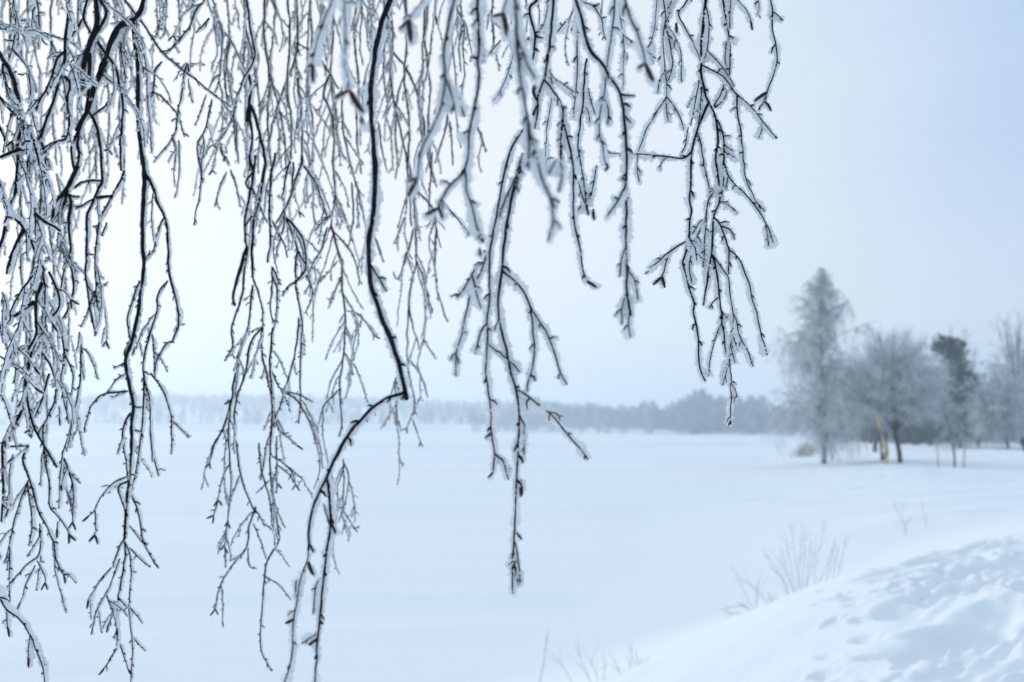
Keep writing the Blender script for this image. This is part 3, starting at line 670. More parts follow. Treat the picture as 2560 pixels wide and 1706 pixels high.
# ------------------------------------------------------------------ hanging frosted birch branches
# each block is ONE branch: label | distance | stem width (photo px) | extra side twigs: count, shortest, longest (photo px) | frost
# lines: s = main stem, t = side twig (width, c = catkin at its tip), k = a catkin from one point to another;
# a letter picks the sheet its coordinates were measured on
SHEET = dict(A=(0, 0, 1.8375), B=(640, 0, 1.8375), C=(1280, 0, 1.838), D=(0, 853, 1.8375), E=(640, 853, 1.8375), F=(1280, 853, 1.838),
             a=(0, 0, 3.672), b=(320, 0, 3.672), c=(0, 427, 3.68), g=(1120, 0, 3.672), h=(1440, 0, 3.672), i=(1660, 0, 3.672),
             j=(1620, 400, 3.672), k=(1660, 700, 3.672), l=(1120, 400, 3.672), m=(1100, 780, 3.733), n=(500, 400, 3.672), p=(0, 0, 0.919))
BR = '''
B longest sharp branch at the right, reaching the far treeline, a level twig pointing left|1.34|7|10 30 70|1.25
s 7: i 385,0 375,150 350,300 338,400 345,540 330,640 350,760 375,860 410,940 435,985 470,1060 490,1200 500,1330 475,1440 475,1480 490,1568 j 640,110 655,230 660,330 655,400 610,490 600,540 595,700 585,860 560,990 540,1150 510,1335
t 6: i 410,945 360,1050 315,1140 290,1250 265,1350 250,1450 245,1560 j 395,130 385,260 380,390 405,460 385,560 380,680 365,770 340,880 308,935 340,1030 365,1130 400,1250 425,1330 425,1430 445,1540 k 320,560 315,740 335,830 380,930
t 5: i 255,1390 220,1440 170,1460 100,1450 0,1435 h 700,1425 580,1415 500,1425
t 3: h 500,1425 410,1410 310,1410 270,1400
t 2: h 570,1420 560,1500 C 575,790 585,835
t 2: h 835,1445 790,1480 770,1530 C 680,780
t 4: j 365,745 340,750 260,800 160,870 100,930 15,990
t 3: i 325,720 300,900 270,1040 245,1150
t 3: i 225,1170 205,1270 190,1360 160,1400
t 4: i 345,800 340,940 325,1090 315,1140
t 4: i 300,1200 330,1300 355,1420 375,1560 j 505,0 520,60 550,200 570,320
t 4: j 600,300 550,370 540,460 530,560 480,640 445,720 420,830 385,920 380,1030 400,1120
t 3: j 535,540 520,760 520,860 505,945 510,985
t 3: j 520,545 480,560 410,675
t 3: j 450,690 480,740 500,780
t 5: j 605,530 625,540 670,610 700,700 730,790 745,830 740,930 742,1050
t 4: j 745,830 790,850 840,910 870,980 900,1070 940,1180 965,1290 1000,1400 k 865,380 885,460 895,540 930,590 950,690
t 4: j 670,610 730,625 760,640 795,730
t 5: j 590,870 615,940 630,1050 650,1160 655,1270 670,1390 690,1500 k 525,280 535,400 550,490 560,600 575,690
t 3: k 525,400 480,500 450,620 420,720 408,885
t 4: k 530,290 555,320 585,350
t 3: k 500,165 450,190 415,260
t 3: j 595,870 650,950 700,1030 745,1080 750,1180 765,1300 780,1400 k 640,320 630,480 645,560 680,640
t 3: k 640,320 670,380 680,480 735,590 780,670 800,760 820,795
t 3: k 630,480 612,590 605,720 610,840 620,900 610,980 620,1120 610,1160 612,1240 612,1300
t 2: k 605,730 570,790 530,900
t 2: k 615,620 635,690 650,760
t 2: k 618,950 640,980 675,1090
t 2: k 585,780 580,830 540,970
k k 612,1290 590,1345
k k 612,1290 615,1330
t 3: i 390,70 415,180 410,320 400,460 370,560
t 3: i 400,470 470,540 545,620 590,700 620,740 645,800
t 4: i 350,600 460,650 540,700 600,770 640,840 740,930 840,1020 900,1110 980,1190 1010,1240 1040,1270
t 2: i 900,1120 900,1190 870,1270
t 4: i 670,880 670,1020 690,1150 710,1280 730,1400 735,1560 j 880,0 890,100 905,210 960,310 1000,400 1075,470
t 4: i 460,985 480,940 530,840 550,780
t 4: i 470,990 530,940 575,880 578,830
t 4: i 490,1100 520,1180 545,1250 545,1330 600,1370 630,1385
t 4: i 550,1250 580,1248 605,1248
t 4: i 505,1350 560,1400 650,1445
t 5: i 550,1330 548,1440 545,1568 j 690,200 680,320
t 4: j 695,10 735,160 800,230 900,320 960,390 1030,490 1060,530 1090,610 1120,660 1150,760
t 2: j 1080,590 1092,640 1105,790
t 3: j 735,160 725,210 715,270
t 4: j 655,390 700,390 730,385
t 3: j 690,388 790,450 820,490
t 3: j 660,340 620,300 580,260
B short dark branch of two close parallel stems, crossing behind the longest sharp branch|1.4|6|4 25 60|1.25
s 6: i 540,0 555,120 580,230 600,340 605,420 610,560 600,690
t 4: i 590,360 560,470 560,560 570,640
t 4: i 620,0 612,120 600,260
t 4: i 605,330 630,345 645,365
t 3: i 590,375 560,395 540,412
B slender curved branch furthest right, bowing out and ending in a three pronged tip|1.36|5|2 20 45|1.25
s 5: i 985,0 1000,100 990,270 1020,380 1040,500 1035,610 990,730 945,850 930,930 900,965 880,980
t 3: i 1005,110 1050,150 1095,188
k i 945,850 832,930
k i 930,935 985,1020
k i 885,975 870,1015
B short bare branch tip pointing down right at the top, left of the bowed branch|1.32|4|0 0 0|1.25
s 4: i 660,-20 700,30 750,80 790,170 800,205
k i 795,195 812,278
B tiny frosty twig hanging at the top edge just left of the bowed branch|1.36|3|0 0 0|1.25
s 3: i 870,-30 866,10 875,60 870,110 850,140
k i 862,10 832,45
k i 872,140 885,170
B angular kinked branch from the top edge, bending back to join the longest sharp branch|1.33|5|3 20 50|1.25
s 5: h 1040,-30 1015,10 970,70 935,110 945,150 985,220 1030,300 1080,380 1110,480 1140,560
t 3: h 1130,740 1120,820 1100,920 1075,1060
k h 918,210 925,305
B forked branch with a wide upside-down Y of thin twigs, left of the longest sharp branch|1.32|4|4 20 60|1.25
s 4: h 800,0 820,100 825,200 790,340 795,430 815,560 820,680 835,760 830,890
t 4: h 920,-10 870,100 825,200
t 3: h 830,890 790,960 720,1060 640,1200 600,1320 575,1390
t 3: h 830,890 890,960 950,1060 990,1190
t 3: h 828,900 825,940 830,1020 848,1110
t 4: h 825,230 850,330 870,450 890,590 865,670 840,750
t 2: h 850,240 920,350 960,450 970,560 965,650 970,750
t 3: h 880,-10 860,70 840,80
B thin branch with short paired tips, left of the upside-down Y branch|1.28|3|1 20 40|1.25
s 3: h 745,-30 735,70 725,250 690,390 700,500 710,590
t 3: h 690,390 675,415 660,440
t 3: h 722,245 750,280
t 2: h 600,430 640,465 690,500 735,540
k h 775,515 755,555
B blurred branch with a sideways peg halfway, ending pale and frosted, right of centre|0.98|8|3 30 60|1.10
s 9: h 0,0 40,120 75,280 105,400 130,470 230,570 310,690 410,860 430,960 445,1060 460,1250 465,1450 465,1568 C 520,870 530,1000 520,1140 530,1240 528,1350 545,1450
t 6: h 410,865 470,880 540,880
t 4: h 450,1065 505,1130
t 3: C 530,1240 570,1285 580,1380
t 3: C 520,1140 500,1200 495,1270
t 3: C 525,1350 505,1400 505,1490
t 3: C 540,1420 535,1490 545,1550
k C 510,820 528,832
B zigzag twig from the top edge with blunt side pegs, left of the sideways peg branch|1.15|5|2 20 50|1.00
s 5: h 40,-30 60,25 110,30 170,60 200,120 240,170 250,270 275,370
t 4: h 170,60 195,45 215,30
t 4: h 240,165 280,155
B frosted branch with a hooked dark catkin at its lower tip, right of centre|1.0|5|2 20 50|1.10
s 5: h 360,-30 350,80 345,180 330,330 300,500 285,620 265,800 250,900 225,1020 210,1100 215,1230 240,1340 270,1500
t 4: h 260,910 305,980 290,1140
t 4: h 210,1085 175,1130
t 4: h 215,1235 190,1280
t 4: h 225,1290 270,1330
k h 275,1500 300,1535
k h 300,1530 265,1568
B thin straight twig with one slanting side twig, just left of the big hanging catkin|1.28|3|1 20 40|1.25
s 3: h 395,-20 400,100 405,200 435,330 440,470 435,560 430,640 430,830
t 3: h 435,330 490,365 540,400
t 3: h 440,470 460,560
B very near blurred twig ending in a big brown catkin, upper right of centre|0.82|7|1 30 60|1.15
s 7: h 440,-30 450,0 470,80 540,250 590,380 620,480 640,590
k h 640,590 712,745
k h 630,585 565,628
B dark branch with a thick knobbly swelling, right of centre near the top|1.03|8|3 30 60|1.10
s 9: g 970,0 960,130 940,380 910,570 890,720 850,830 820,920 830,1000 815,1090 795,1180
t 10: g 790,785 780,830 800,890 825,930
t 7: g 780,1060 800,1000 830,960
t 5: g 890,740 930,790 980,850 1060,980 1055,1140 1025,1350 1030,1480 1050,1568
t 4: g 1060,980 1095,995
t 7: g 910,500 905,560 880,575
t 6: g 1050,1100 1100,1280 1140,1450 1155,1568 C 280,950 290,1050 315,1140 325,1260 350,1295
k C 345,1295 388,1322
t 3: C 240,490 222,630 230,760
t 3: g 935,640 950,710 1010,740 1080,790 1160,845
t 3: g 940,700 958,770
t 2: g 1130,840 1160,900
B speckled thick dark branch piece with a forked peg, at the top edge right of centre|1.12|9|1 30 60|1.00
s 10: g 830,-30 800,30 755,45 745,110 760,180 800,310 795,400 780,550
t 7: g 800,320 830,345 872,350
B thin upright twig forking into two short prongs, beside the speckled thick branch|1.2|4|2 20 40|1.25
s 4: g 940,-30 915,60 900,120 885,200 870,250 820,290
t 4: g 875,240 882,310
t 3: g 1000,300 1040,250 1080,195
t 3: g 685,405 720,370 745,340
B pair of thin strands ending in two small catkins, left of the sideways peg branch|1.18|5|3 20 50|1.25
s 5: h 10,-20 15,240 10,400 15,520 15,690 0,800 C 285,480 282,540
t 5: h 100,540 90,590 75,790 55,1010 35,1180 15,1350 C 305,690 325,800 340,930
t 4: h 15,1350 45,1400
t 3: h 110,810 130,910 175,1050
t 3: C 390,760 375,850 355,920
t 3: C 305,840 330,930 350,950
k C 340,945 352,990
k C 372,960 378,1012
t 3: h 20,690 35,690
t 2: h 95,980 125,1060 128,1130
B large very blurred near branch running down to a pale frosted tip, right of centre|0.74|7|3 40 90|1.20
s 8: g 615,-30 625,180 635,360 640,520 660,700 715,990 760,1270 820,1440 840,1568 l 870,200 960,400 985,440
t 4: l 945,370 966,500 965,600 930,680 920,740
t 5: g 635,340 690,490 740,610 800,720
t 4: l 1000,0 960,60 920,130
t 4: l 1030,20 1050,80 1040,180 1015,290
B near blurred branch with a V of brown catkins on its left side twig, centre|0.84|7|2 40 80|1.15
s 8: g 270,-20 275,160 285,400 275,570 290,750 245,980 190,1200 190,1430 150,1568 l 160,110 160,280 230,450 265,640 330,750
t 6: l 150,110 80,180 0,240 B 880,870 840,930
k B 842,935 838,965
k B 835,955 780,988
k B 840,955 857,1005
t 5: g 272,170 240,205 225,235
t 5: g 288,400 325,430
t 5: g 190,1195 160,1215 135,1240
t 5: g 250,980 265,1010
k l 290,810 298,890
k l 300,720 330,760
t 3: g 300,420 340,500 320,570
B pair of long parallel strands trailing far down in front of the lake at centre|1.0|6|4 30 70|1.10
s 7: l 690,-60 670,0 640,130 600,260 565,450 540,600 510,800 500,1020 465,1180 460,1320 470,1470 m 550,60 580,190 615,330 630,390 655,560 680,620 715,730 740,950 735,1130 730,1240 725,1400 720,1568 F 12,820 8,900 5,1000 30,1120
t 6: g 700,1170 640,1270 590,1340 540,1490 l 510,160 490,260 460,420 440,550 425,610 390,760 385,920 380,1100 385,1270 360,1500 m 440,100 445,300 420,470 430,560 440,700 475,930 475,1120 515,1330 495,1480
t 4: l 640,130 580,240 510,390 480,520
t 4: m 515,1330 550,1365 590,1385 620,1500 640,1568
k m 560,1365 590,1390
k m 495,1490 445,1550
t 4: m 440,110 385,160 345,310 330,390
t 4: m 450,300 540,380 640,440 740,560
k m 475,1130 420,1182
t 4: m 550,70 530,120 508,172
t 5: l 500,1020 590,1090 690,1190 760,1350 780,1568 m 865,210 890,340 870,500 820,660 815,740
t 4: l 760,1350 890,1568 m 980,150 1060,350 1130,590 1190,680
t 4: m 720,730 800,770 900,850 1020,940 1120,1050 1200,1160 1310,1280 1380,1375
t 3: m 1020,940 1090,940 1120,1010
t 4: m 740,960 765,1010 790,1055
t 2: m 790,1055 785,1110 785,1330
k m 722,1230 692,1305
t 4: l 330,830 350,910 290,1050 l 200,1240 165,1380 130,1568 m 215,180 150,380 145,510 150,600
t 4: l 300,960 260,980 200,1090 130,1210 80,1260
t 3: m 150,380 110,410 98,450
t 3: m 215,180 245,200
k F 38,640 42,715
k F 20,880 45,912
t 3: F 12,920 28,1000 38,1110
t 3: F 5,960 0,1080 5,1160
t 4: l 700,0 670,60 640,210 600,330 570,410
B thickest dark branch, bent in a sharp elbow above the lake, two strands trailing below|1.02|18|3 30 60|0.95
s 12.4: B 625,-20 615,0 570,120 545,250 530,350 525,450 530,560 540,660 550,770 545,870 540,990 515,1080 520,1220 520,1300 550,1380 570,1450 620,1560 E 650,80 675,180 690,240 691,268
t 8.1: E 682,238 610,255 545,295 490,350 430,420 400,470 355,550 320,640 260,750 245,850 240,960
t 3.1: E 240,960 240,1000 205,1080 190,1200 170,1280 170,1350 165,1450 150,1510 130,1568
t 6.2: E 325,630 335,690 340,740 345,850 330,920 315,1060 300,1200 295,1270 285,1340 280,1450 270,1568
t 2.6: E 310,750 320,790 335,840
t 2.6: E 192,1190 180,1150 185,1100
t 2.6: E 300,1090 275,1110 262,1250
k E 345,840 365,885
k E 243,930 265,972
k E 240,1015 265,1075
k E 175,1280 135,1297
k E 285,1365 240,1397
k E 500,345 512,372
k E 295,1250 312,1280
t 2.6: E 285,1340 240,1370 210,1390
B near blurred twig with a spread V of two catkins, touching the thickest branch|0.78|5|1 30 60|1.15
s 5: B 400,-25 405,30 410,180 405,300 430,405
k B 430,415 493,515
k B 428,415 358,455
t 4: B 410,180 422,205
k B 480,545 492,575
B near blurred twig with one upright brown catkin, well left of the thickest branch|0.84|6|1 30 50|1.15
s 6: B 360,-30 350,0 310,100 275,190 260,290
k B 262,300 262,378
k B 258,295 235,312
t 5: B 310,110 285,130
B near blurred twig with two fat catkins, right of the thickest branch at the top|0.77|5|0 0 0|1.15
s 5: B 785,-30 770,0 740,40 700,90
k B 700,90 712,195
k B 700,90 655,135
B long near blurred branch down to a pointed brown catkin, right of the thickest branch|0.82|7|3 40 80|1.15
s 7: B 915,-25 905,20 880,130 860,240 870,370 860,470 810,590 750,700 742,820
k B 740,825 700,905
k B 742,820 692,838
t 5: B 875,370 900,430 912,510
t 4: B 860,470 862,485
t 5: B 755,700 745,720
B near blurred twig with a dark bent pair of catkins at the top edge, centre|0.8|6|0 0 0|1.15
s 6: g 555,-30 540,0 515,70 500,115
k g 500,120 540,330
k g 490,125 405,148
B single fine sharp twig slanting down left, below the bent pair of catkins|1.3|3|1 15 30|1.25
s 3: g 600,450 590,550 540,710 500,790 460,880 415,925
t 3: g 560,690 590,715
t 3: g 480,370 440,420 378,498
B fine sharp straight twig hanging just right of the knobbly swelling|1.3|3|0 0 0|1.25
s 3: g 970,800 950,920 910,1150 900,1280 895,1400 905,1550 l 903,40 907,95
B fine sharp twig slanting down right, below the V of catkins at centre|1.3|3|1 15 30|1.25
s 3: l -60,380 0,440 80,530 130,600 205,680
B dark branch with an arched elbow at its top and a long thin trailing column|2.0|9|21 40 148|0.85
s 10: A 662,-20 655,20 648,60 612,90 620,200 630,290 635,400 632,500 635,590 650,700 665,800 660,900 655,960 655,1060 655,1150 665,1210 650,1310 640,1400 620,1500 610,1568 D 570,90 585,150 600,240 615,300 600,380 605,470 600,560 590,650 580,760 570,910
t 10: A 612,90 560,120 520,160 500,230
t 6: A 665,800 705,860 720,930 755,990 770,1050 770,1150 775,1260 800,1340 820,1420 825,1490 790,1568
t 4: A 755,1000 720,1070 710,1140 680,1190
t 3: A 662,1210 690,1150
t 4: A 770,1290 720,1350 725,1420 690,1530 D 660,60 650,150 680,230 690,320 690,420
t 4: D 690,420 690,470 715,570 730,620
t 4: A 640,1290 600,1400 580,1480 600,1568
t 3: A 825,1490 850,1490
t 3: D 580,100 545,115 520,122
t 3: D 578,150 540,170 515,200 490,240
t 4 c: D 585,230 530,235 480,240 440,270 410,310 390,390
t 4: D 690,150 710,170 750,230 780,320 790,390 785,520
t 3: D 700,-30 710,90 710,170
t 4: D 800,5 770,0 720,80 710,140
t 3: D 790,365 825,400 870,440
t 4: D 612,295 630,308 652,303
t 4: D 600,400 625,415 655,415
t 4: D 600,330 565,380 560,470 580,580 590,650
t 4: D 660,150 662,330 640,500 620,620 590,720
t 3 c: D 585,622 520,645 460,720 430,790 410,800
t 3 cc: D 438,780 440,850 435,890
t 4: D 590,640 560,655 538,672 560,740 580,790
t 4 c: D 598,700 640,790 650,900 680,970 705,1015
t 3 c: D 595,850 620,880 650,920
t 4: D 570,910 540,960 520,1040
t 3 c: D 512,1040 450,1110 430,1150 405,1185
t 3 c: D 550,1000 520,1080 490,1160 440,1240 425,1315
t 3 c: D 490,1170 520,1250 500,1295
t 4: D 575,920 570,1050 545,1150 540,1230 530,1320 540,1400 500,1470
t 3 c: D 510,1460 480,1500
t 3: D 595,950 640,1000 690,1040
t 3: D 572,920 600,985 605,1060 590,1200 600,1320 610,1400 600,1568
t 3: D 592,1220 620,1250 655,1300
t 3: D 545,1180 580,1220
t 3: D 610,1360 640,1400 670,1425
t 3 c: D 545,1380 570,1450 590,1510
t 3: A 640,150 655,230 680,330 672,430 690,560 695,700
t 3: A 560,190 555,260 580,350 560,480
B frost-laden smooth branch crossing the left mass from the top, nearest of that mass|1.75|8|14 40 148|0.94
s 8: a 615,-30 620,0 630,100 610,260 600,400 590,550 560,680 520,820 490,940 430,1090 380,1230 310,1350 260,1460 245,1568 c 265,150 290,270 320,400
t 7: c 320,400 410,470 490,510 555,555
t 4: c 320,400 325,500 330,600
t 6: a 585,480 520,520 490,660 440,790 370,910 330,1020
t 4: a 490,670 520,685 545,692
t 4: a 440,790 470,795 515,800
t 4: a 370,910 340,925 310,922
t 6: a 590,705 655,750 610,930 635,1060 630,1180 600,1280
t 5: a 600,1280 480,1310 400,1360 350,1390
t 5: a 380,1310 420,1420 415,1568 c 420,120 430,200
t 8: a 295,1365 150,1380 60,1420 0,1445
t 3: a 620,560 660,620 700,760 720,860
B thin branch with a bent lower fork, third from the left edge at the top|1.9|5|9 40 122|0.85
s 5: a 118,-20 120,0 130,120 145,180 138,300 115,440 75,560
t 4: a 115,460 180,530 240,600 265,680 285,800 280,950 295,1060 320,1150 350,1240
t 4: a 145,180 190,188 240,185
t 4: a 115,375 70,372 40,365
t 3: a 265,610 300,605
t 3: a 285,790 310,810 335,830
t 3: a 285,905 240,905
B level swooping twig entering from the left edge near the top|1.9|6|5 30 108|0.85
s 7: a -60,200 0,235 60,270 150,270 250,285 320,295
t 4: a 200,275 250,250
B upright frosty branch with a hooked foot, inside the left mass near the top|2.0|5|9 40 135|0.85
s 5: a 330,-20 340,30 355,130 370,280 390,390 435,410
t 4: a 400,300 480,325 570,365
t 4: a 350,115 395,118
t 4: a 320,70 298,100 295,270
t 3: a 360,290 345,285
B heavy dark branch entering from the left edge and running down the margin|1.8|8|18 50 176|0.85
s 9: a -40,440 0,500 50,590 110,690 150,820 180,960 190,1100 190,1200 155,1330 160,1470 155,1568 c 155,160 130,220
t 5: c 150,160 100,310 60,400
t 5: a 25,590 40,740 60,850 130,960 165,1100
t 6: a -20,880 0,900 80,990 140,1060
t 4: a 95,1040 98,1085
t 4: a 165,680 220,690
t 4: a 110,690 150,650
t 6: a 200,1110 260,1160 300,1280 330,1400 380,1568
t 5: a -10,1150 40,1260 80,1390
t 3: a 155,1400 185,1500
B thick dark bundle of twisted stems with a long arch, centre of the left mass|1.95|9|28 50 189|0.85
s 11: a 870,-20 880,0 890,150 885,260 830,370 815,460 780,520 770,620 750,830
t 9: a 905,-10 980,90 970,170 900,280 850,370 820,440 760,510 690,620
t 7: a 815,-20 800,0 760,160 790,230 840,310
t 6: a 752,180 680,300 660,340
t 8: a 825,490 825,650 805,900 790,1040 740,1150 690,1270 650,1360 665,1500 680,1568
t 8: a 740,1150 705,1280 730,1440 700,1568
t 12: a 960,560 900,710 840,880 815,1000 780,1060 700,1200
t 13: a 1185,200 1090,240 1050,320 1000,420 985,490 955,570
t 6: a 895,390 980,510 1070,630 1090,740 1120,870 1130,1000 1110,1250 1100,1450 1110,1568
t 7: a 810,1020 880,1130 910,1270 930,1400 930,1540 c 940,60 940,100
t 5: a 860,1060 940,990 1030,940
t 10: a 715,1530 c 690,0 650,100 600,190 540,250 490,310 480,430 470,470
t 9: c 620,180 600,280 570,350 550,500
t 9: c 548,560 545,620 530,690 490,770 460,830
t 5: c 540,710 590,770 630,840 590,900 570,1020 540,1130 500,1230 450,1340
t 6: c 690,160 720,115 760,105 850,90 935,97
t 6: c 940,100 880,240 830,340 795,410 795,520 800,600 795,760 790,900 790,1000 810,1150 830,1280 860,1420 870,1520
t 6: c 630,220 655,320 620,500 650,650 645,800 640,860 670,980 680,1070 660,1200 610,1320 540,1400 560,1480 590,1568
t 5: c 640,220 680,240 720,242
t 4: c 640,480 575,480
t 5: a 1140,1568 c 1120,80 1030,220 970,350 910,450 890,600 870,760 870,900 885,1050 880,1200 920,1310
t 6: c 1030,230 940,240 860,260 780,305 700,345
t 4: c 885,1050 930,1058 975,1050
t 4: c 880,1100 830,1220 790,1340 740,1440
t 4: c 980,480 930,600
t 3: c 880,770 860,775 800,765
t 4: a 940,690 1000,740 1080,800
t 3: a 990,560 960,650 940,690
t 3: c 640,820 680,850 705,860
B pale frosted branch sweeping down right along the left edge, below mid height|1.75|8|18 40 162|0.94
s 8: c -30,60 0,160 30,270 60,400 130,440 220,520 270,640 340,770 410,920
t 7: c 65,420 40,560 0,700 -30,800
t 7: c 215,550 150,660 90,830 60,950
t 5: c 370,890 260,1010 200,1100 120,1240 90,1300 100,1370 40,1430
t 7: c 385,1030 340,1150 320,1230 335,1400 340,1500 D 130,40
t 9: c 318,1210 230,1260 130,1340
t 5: c 395,920 415,1080 410,1270 415,1390
t 6: c 450,930 540,1130 550,1260 450,1380
t 4: c 420,1430 340,1560
t 4: c 20,1120 50,1280 40,1430
t 4: c 420,1400 430,1470 440,1568
t 3: c 240,540 290,530
t 3: c 290,640 340,670
B frosty sweeping twig entering from the left edge at mid height|1.7|8|9 40 135|0.94
s 8: c -40,1400 0,1440 60,1480 120,1568 D 80,60
t 4: D 0,70 30,90 80,130
B lowest branch of the left mass, twigs with dark paired catkins over the lake|1.85|6|26 40 148|0.85
s 7: c 430,1500 D 155,0 130,120 115,190 130,300 150,390 190,460 260,580
t 5: D 165,20 230,100 260,200 250,290 210,370 170,430
t 6.5: D 110,270 100,310 60,400 10,460 10,560 15,700 5,830
t 5: D 225,150 200,250 160,350
t 4: D 285,-20 300,80 330,130 340,180 320,260
t 4: D 365,-40 375,130 360,230 340,330 320,400 310,450 285,520
t 4: D 290,0 295,100 275,170 290,270 315,380
t 3: D 285,520 275,620 270,700 270,770
t 4 cc: D 295,540 330,640 340,750 333,830
t 3: D 310,590 340,630 370,655
t 5: D 130,480 95,540 130,620 160,710 175,790 210,840 250,940 255,1000
t 4 cc: D 255,1000 275,1050 292,1072
t 4 cc: D 200,500 215,600 230,680 220,760 270,810 305,860 315,885
t 4: D 130,640 90,740 60,840 45,940 20,1020
t 3 c: D 45,950 45,1080 42,1160
t 4 c: D 180,860 190,980 130,1020 70,1085
t 3 cc: D 170,1010 210,1080 206,1110
t 3 c: D 160,1030 120,1110 95,1200
t 3: D -10,210 40,330 60,430 75,500
t 3 c: D 60,520 40,600 40,680 45,735
t 4: D 200,380 195,470 215,560
t 3 c: D 270,300 272,350
t 4: D 125,650 140,760 150,860 130,940
t 4: D 10,480 100,485 130,480
t 3: D 180,840 185,900 125,990
t 3 c: D 265,830 262,860
B lone arching twig in the bottom left corner|1.5|5|2 20 50|1.25
s 5: D -60,1100 0,1180 30,1240 90,1270 130,1330 160,1400 180,1460 205,1520 205,1600
t 3: D 28,1245 30,1290 35,1320
k D 33,1315 42,1360
t 3: D 140,1350 130,1400 130,1460
k D 130,1450 130,1500
t 2: D 175,1440 200,1490
B long diagonal frosted twig slanting down right across the pale gap at upper left|2.2|6|12 40 148|0.81
s 6: A 540,-30 575,0 625,70 700,170 740,240 800,290 900,370 1000,450 1060,490
t 6: b 710,-20 690,20 640,70 600,130 580,220 510,320 430,420 370,470 300,470
t 5: b 745,170 690,230 620,300
t 5: b 310,570 240,640 240,770 220,880 190,930
t 4: b 560,660 540,540 500,740 490,860 460,1040 440,1170 410,1270 310,1390 230,1490
t 4: b 240,850 300,880 350,920 450,1050 490,1150 515,1260
t 3: b 410,1280 440,1370 430,1500 410,1600 A 800,780
t 3: b 460,1290 470,1400 470,1568 A 820,840 800,910
t 3: b 720,870 650,1060 610,1150
t 4: b 770,910 740,1040 710,1200 620,1330 650,1450 665,1568 A 925,790 920,880 900,970 892,1035
t 3: b 555,720 560,800 580,900 590,950
t 3: b 690,1250 700,1370 670,1500 A 930,840
t 3: b 60,130 110,125
t 3: b 200,320 260,340
B fine vertical strands hanging at the top edge between the arched elbow and the diagonal twig|2.6|4|12 40 135|0.81
s 4: b 455,-20 460,0 470,140 475,350
t 3: b 262,-20 260,0 270,200 275,270 270,340
t 3: b 350,-20 350,150 345,300 290,360
t 3: b 600,-20 600,200 610,290 580,430 570,500 565,650
t 3: b 270,210 290,260 320,275
t 3: b 590,-20 580,100 575,180
B fine branching strand with forked tips hanging into the pale gap left of the second column|2.6|5|16 50 176|0.81
s 5: b 765,-20 780,0 810,130 850,240 870,280 860,400 850,600 830,750 870,870 855,1000 870,1100 850,1210
t 4: b 890,300 940,370 1000,470 1040,570 1085,670
t 4: b 935,380 910,500 900,640 880,780 910,880 930,940
t 4: b 830,690 790,710 740,820
t 4: b 830,750 790,870
t 4: b 960,1080 880,1230 800,1330 750,1340 690,1450 670,1568
t 3: b 970,1090 980,1200 975,1340 1000,1400
t 4: b 850,1310 860,1400 900,1520 A 1030,700 1050,760
t 4: b 990,1080 1000,1250 1000,1400 1010,1500
t 4: b 780,60 790,200 810,340
t 4: A 1040,790 1010,850 985,950
t 4: A 1060,780 1085,860 1100,950
B second column, its dense frosted stems crossing and trailing to the lake left of the elbow|2.35|6|42 50 202|0.81
s 7: b 1080,-20 1090,0 1110,150 1130,330 1165,470 1165,560 1080,680 1030,800 990,920 975,1030 970,1080
t 7: b 1110,680 1130,840 1110,900 1110,1060 1130,1180 1140,1280 1115,1400 1115,1568
t 8: B -40,560 -30,440 n 610,0 580,120 570,240 540,370 510,480 490,580 480,700 470,850 480,1000 480,1080
t 6: n 690,-60 680,0 650,120 645,190 640,330 630,480 640,550 645,700 625,850 620,940
t 7: n 450,-40 455,0 470,80 490,100 470,250 450,370 420,480 410,600 410,740 430,810
t 6: n 510,-40 500,0 490,110 415,190 430,250 460,270
t 8: n 430,810 380,950 350,1080 310,1200 300,1270 320,1340
t 5: n 440,800 400,1020 395,1220 360,1340 320,1440 280,1568 D 1075,30 1030,90
t 4: n 470,250 520,340 550,440 620,580
t 5: n 500,480 440,570 410,620
t 6: n 940,-40 940,0 935,40 890,130 850,260 830,350 780,450 700,580
t 5: n 935,40 1040,160 1110,350 1165,510
t 5: n 855,20 855,80 845,200 840,290
t 5: n 830,20 800,100 770,230 755,360 720,330
t 6: n 770,470 770,600 750,680
t 6: n 785,530 860,600 940,720 970,830 970,1000
t 5: n 790,540 850,680 890,830 970,960
t 5: n 970,1000 900,1110 800,1160 750,1250
t 5: n 895,830 870,1000 880,1110 885,1240 910,1350 940,1500
t 4: n 660,560 750,720 780,790 800,890
t 4: n 1170,620 1110,830 1030,960 980,1080
t 4: n 1170,520 1110,580 1050,650
t 4: n 980,1060 1050,1240 960,1410
t 4: n 740,710 710,800 690,930
t 4: n 660,980 660,1150 640,1350 670,1500
t 4: n 670,990 740,1150
t 4: n 480,1070 520,1180 560,1280 580,1450 570,1568
t 5: n 485,1150 460,1350 445,1550
t 3: n 460,1245 400,1290
t 4: n 660,1060 720,1200 700,1400 670,1568
t 6: n 450,1540 D 1100,40 1090,100 1070,200 1070,260 1040,350 1010,430 970,500
t 5: n 575,1540 D 1145,0 1130,150 1100,220 1080,290 1075,400 1090,500 1100,600 1130,700 1176,790
t 4 cc: D 1010,430 975,490 962,560
t 4 cc: D 1060,270 1050,400 1050,500 1060,600 1060,700 1045,830
t 3 cc: D 1060,560 1030,600 1005,690 1000,730
t 3 cc: D 1000,740 985,780 980,800
t 3 cc: D 1045,830 1035,920 1030,945
t 3: D 1035,950 1035,1040
t 4 cc: D 1176,760 1140,850 1140,950 1090,1000 1030,1080 1000,1160 988,1230
t 3: D 1140,950 1140,1040 1176,1045
t 5: n 670,1540 E 70,0 60,120 80,300 65,450 60,560 75,700 90,790 110,900
t 4: E 110,905 75,970 45,1020 40,1070 30,1200 20,1320 15,1420 70,1515
t 3: E 40,1080 100,1115 130,1150 160,1190
